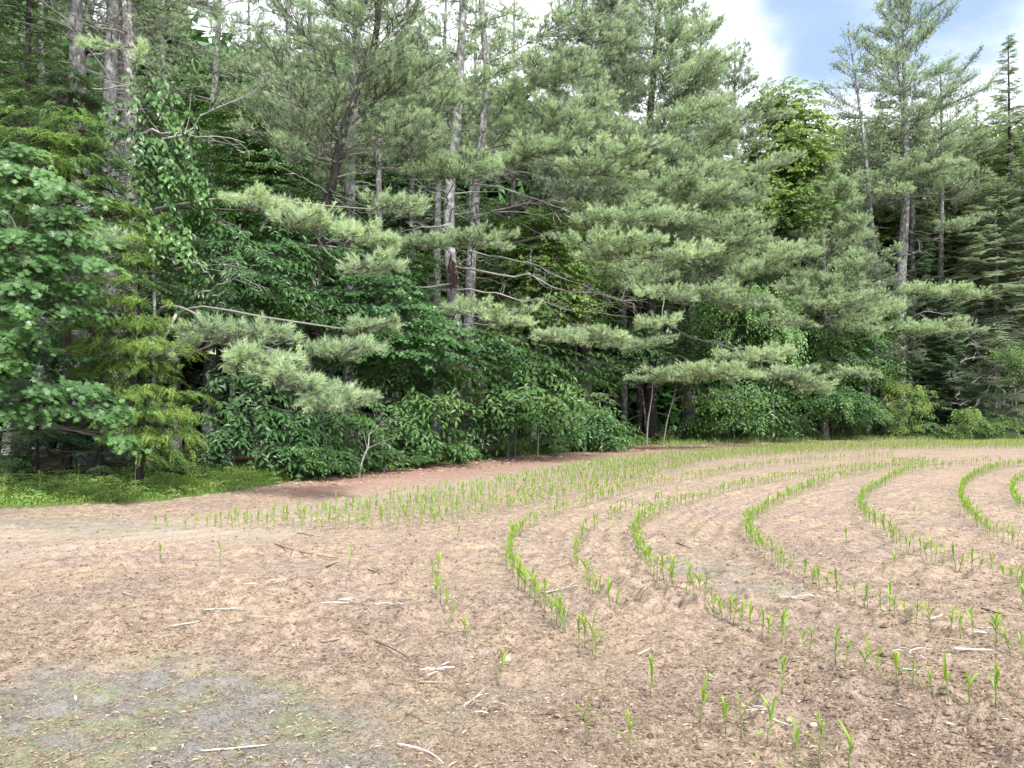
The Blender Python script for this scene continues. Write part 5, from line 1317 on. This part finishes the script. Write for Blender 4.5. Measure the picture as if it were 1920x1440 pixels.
def husk_clump(px, py, w, n, label, tone=.7, dark=.3):
    c = g3(px, py); c[2] += max(0, float(disp(c[0], c[1]))); d = c[1]; g = Geo(); W = w / F * d
    for i in range(n):
        a = rng.normal() * .5 + (PI if rng.random() < .5 else 0); l = W * rng.uniform(.35, .75)
        v, f = leaf_strip(.02 + .02 * rng.random(), a, l, rng.uniform(.007, .018), rng.uniform(-.05, .5), rng.uniform(.2, .9), 6, rng.normal() * 1.2)
        v = v + np.array([rng.normal() * W * .22, rng.normal() * W * .14, 0]); v[:, 2] = np.maximum(v[:, 2], .008) + .012
        g.add(v + c, f, 0, np.clip((tone - .38 if rng.random() > dark else .06) + rng.normal() * .15, 0, 1))
    for i in range(n // 2):
        p = c + np.array([rng.normal() * W * .25, rng.normal() * W * .15, .03]); q = p + np.array([rng.normal(), rng.normal() * .5, .05]) * W * .3
        tube(g, [p, (p + q) / 2 + [0, 0, .006], q], [.0055, .005, .0035], 6, 0, np.clip(tone + rng.normal() * .2, 0, 1))
    tag(g.obj('husk_clump', ['stalk'], None, False, c), label, 'husks')


husk_clump(672, 1132, 90, 14, 'torn clump of grey husks, widest one at centre left', .75, .2)
husk_clump(905, 1342, 90, 12, 'dark torn clump of husks below centre, near the bottom edge', .55, .5)
husk_clump(812, 1276, 50, 7, 'small clump of husks beneath the slanting pale stalk', .7, .3)
husk_clump(510, 1100, 60, 7, 'scattered pale husks above the grey straight stalk, left', .85, .05)
husk_clump(545, 1222, 30, 6, 'little grey husk tuft between pale stalk and worn ground', .75, .1)
husk_clump(1345, 1092, 60, 8, 'grey husks in the dark patch by the second curved row', .6, .3)
husk_clump(1500, 1130, 70, 8, 'pale husks scattered between the second and third curved rows', .75, .2)
husk_clump(1845, 1190, 60, 8, 'dark and pale husks round the last plants of the third curved row', .6, .4)
husk_clump(290, 1362, 36, 8, 'small brown husk tuft alone on the worn ground, lower left', .35, .5)
husk_clump(745, 1145, 60, 9, 'husk shreds right of the widest husk clump', .6, .2)
husk_clump(1715, 1240, 60, 8, 'shredded grass and husks behind the second curved row, right', .65, .2)
husk_clump(1420, 1350, 50, 7, 'pale husk shreds before the near end of the first curved row', .75, .2)


def stone(px, py, r, label):
    bm_v = []
    n, m = 9, 14
    for i in range(n + 1):
        for j in range(m):
            a, b = PI * i / n, 2 * PI * j / m
            bm_v.append([math.sin(a) * math.cos(b), math.sin(a) * math.sin(b), math.cos(a)])
    v = np.array(bm_v); v = v * (1 + .16 * (fbm(v[:, 0] * 2 + px, v[:, 1] * 2 + v[:, 2] * 1.7, 4, 3) - .5))[:, None] * r * np.array([1.1, .9, .75])
    f = []
    for i in range(n):
        for j in range(m):
            k = (j + 1) % m; f += [[i * m + j, (i + 1) * m + j, (i + 1) * m + k], [i * m + j, (i + 1) * m + k, i * m + k]]
    c = g3(px, py, r * .4); c[2] += float(disp(c[0], c[1])); g = Geo(); g.add(v + c, f, 0, .5)
    tag(g.obj('stone', ['pale_stone'], None, True, c), label, 'stone')


stone(948, 1242, .034, 'smooth tan stone beside the sparse row left of the first curved row')
stone(1525, 1364, .020, 'small grey stone in front of the near end of the first curved row')
stone(1480, 1352, .022, 'brown stone in the furrow between the first and second curved rows')

# ------------------------------------------------------------------ sky, sun, camera
SUN_EL, SUN_AZ = 44.0, 157.0                     # azimuth clockwise from straight ahead: behind the camera, to the right
w = bpy.data.worlds.new('World'); bpy.context.scene.world = w; w.use_nodes = True
nt = w.node_tree; nt.nodes.clear()
sky = N(nt, 'ShaderNodeTexSky', sky_type='NISHITA'); sky.sun_disc = False
sky.sun_elevation = math.radians(SUN_EL); sky.sun_rotation = math.radians(SUN_AZ)
tc = N(nt, 'ShaderNodeTexCoord')
n1 = N(nt, 'ShaderNodeTexNoise'); n1.inputs['Scale'].default_value = 3.2; n1.inputs['Detail'].default_value = 6; n1.inputs['Roughness'].default_value = .55
mp = N(nt, 'ShaderNodeMapping'); mp.inputs['Scale'].default_value = (1, 1, 1.9); L(nt, tc.outputs['Generated'], mp.inputs[0]); L(nt, mp.outputs[0], n1.inputs['Vector'])


def math_(op, a, b=None, c=None):
    m = N(nt, 'ShaderNodeMath', operation=op)
    for k, x in enumerate((a, b, c)):
        if x is None: continue
        if isinstance(x, (int, float)): m.inputs[k].default_value = x
        else: L(nt, x, m.inputs[k])
    return m.outputs[0]


def lobe(px, py, deg):
    v = nrm(np.array([(px - CX) / F, 1, (HY - py) / F]))
    dt = N(nt, 'ShaderNodeVectorMath', operation='DOT_PRODUCT'); L(nt, tc.outputs['Generated'], dt.inputs[0]); dt.inputs[1].default_value = tuple(v)
    return math_('MULTIPLY_ADD', dt.outputs['Value'], 1 / (1 - math.cos(math.radians(deg))), -math.cos(math.radians(deg)) / (1 - math.cos(math.radians(deg))))


gap = math_('MAXIMUM', math_('MAXIMUM', lobe(1570, 60, 5.2), lobe(1770, 10, 6.3)), math_('MAXIMUM', lobe(1490, 10, 4.2), lobe(1250, -420, 14)))
gap = math_('ADD', gap, math_('MULTIPLY_ADD', n1.outputs['Fac'], 3.0, -1.42))
mask = math_('MULTIPLY', N(nt, 'ShaderNodeClamp').outputs[0], 1)
sm_ = N(nt, 'ShaderNodeMapRange'); sm_.interpolation_type = 'SMOOTHSTEP'; sm_.inputs['From Min'].default_value = 0.0; sm_.inputs['From Max'].default_value = 1.15
L(nt, gap, sm_.inputs['Value'])
blue = N(nt, 'ShaderNodeMix', data_type='RGBA'); blue.inputs['Factor'].default_value = .88
L(nt, sky.outputs[0], blue.inputs['A']); blue.inputs['B'].default_value = (2.7, 3.65, 5.5, 1)
n2 = N(nt, 'ShaderNodeTexNoise'); n2.inputs['Scale'].default_value = 5; n2.inputs['Detail'].default_value = 5; L(nt, mp.outputs[0], n2.inputs['Vector'])
cloud = ramp(nt, n2.outputs['Fac'], [(.3, (.62, .66, .76)), (.62, (1, 1, 1))])
cs_ = N(nt, 'ShaderNodeMix', data_type='RGBA', blend_type='MULTIPLY'); cs_.inputs['Factor'].default_value = 1; L(nt, cloud, cs_.inputs['A']); cs_.inputs['B'].default_value = (10.2, 10.4, 10.8, 1)
mx = N(nt, 'ShaderNodeMix', data_type='RGBA'); L(nt, sm_.outputs[0], mx.inputs['Factor']); L(nt, cs_.outputs['Result'], mx.inputs['A']); L(nt, blue.outputs['Result'], mx.inputs['B'])
bg = N(nt, 'ShaderNodeBackground'); bg.inputs['Strength'].default_value = 0.08; L(nt, mx.outputs['Result'], bg.inputs[0])
o = N(nt, 'ShaderNodeOutputWorld'); L(nt, bg.outputs[0], o.inputs[0])

ld = bpy.data.lights.new('sun', 'SUN'); ld.energy = 3.2; ld.angle = math.radians(9); ld.color = (1, .965, .91)
lo = bpy.data.objects.new('sun', ld); COL.objects.link(lo)
lo.rotation_euler = (math.radians(90 - SUN_EL), 0, math.radians(180 - SUN_AZ)) if False else (0, 0, 0)
from mathutils import Vector
az = math.radians(SUN_AZ); e_ = math.radians(SUN_EL)
sd_ = Vector((math.sin(az) * math.cos(e_), math.cos(az) * math.cos(e_), math.sin(e_)))
lo.rotation_euler = (-sd_).to_track_quat('-Z', 'Y').to_euler(); lo.location = (10, -10, 30)

cd = bpy.data.cameras.new('camera'); co = bpy.data.objects.new('camera', cd); COL.objects.link(co)
cd.sensor_width = 36; cd.lens = F / 1920 * 36; cd.shift_y = (HY - 720) / 1920; cd.clip_end = 2000; cd.clip_start = .05
co.location = (0, 0, CH); co.rotation_euler = (math.radians(90), 0, 0)
sc = bpy.context.scene; sc.camera = co
sc.view_settings.view_transform = 'Standard'; sc.view_settings.look = 'None'; sc.view_settings.exposure = 1.36; sc.view_settings.gamma = 1
sc.render.engine = 'CYCLES'
cy = sc.cycles; cy.max_bounces = 6; cy.diffuse_bounces = 3; cy.glossy_bounces = 2; cy.transmission_bounces = 4; cy.use_denoising = True
cy.use_adaptive_sampling = True; cy.adaptive_threshold = .02; cy.caustics_reflective = False; cy.caustics_refractive = False
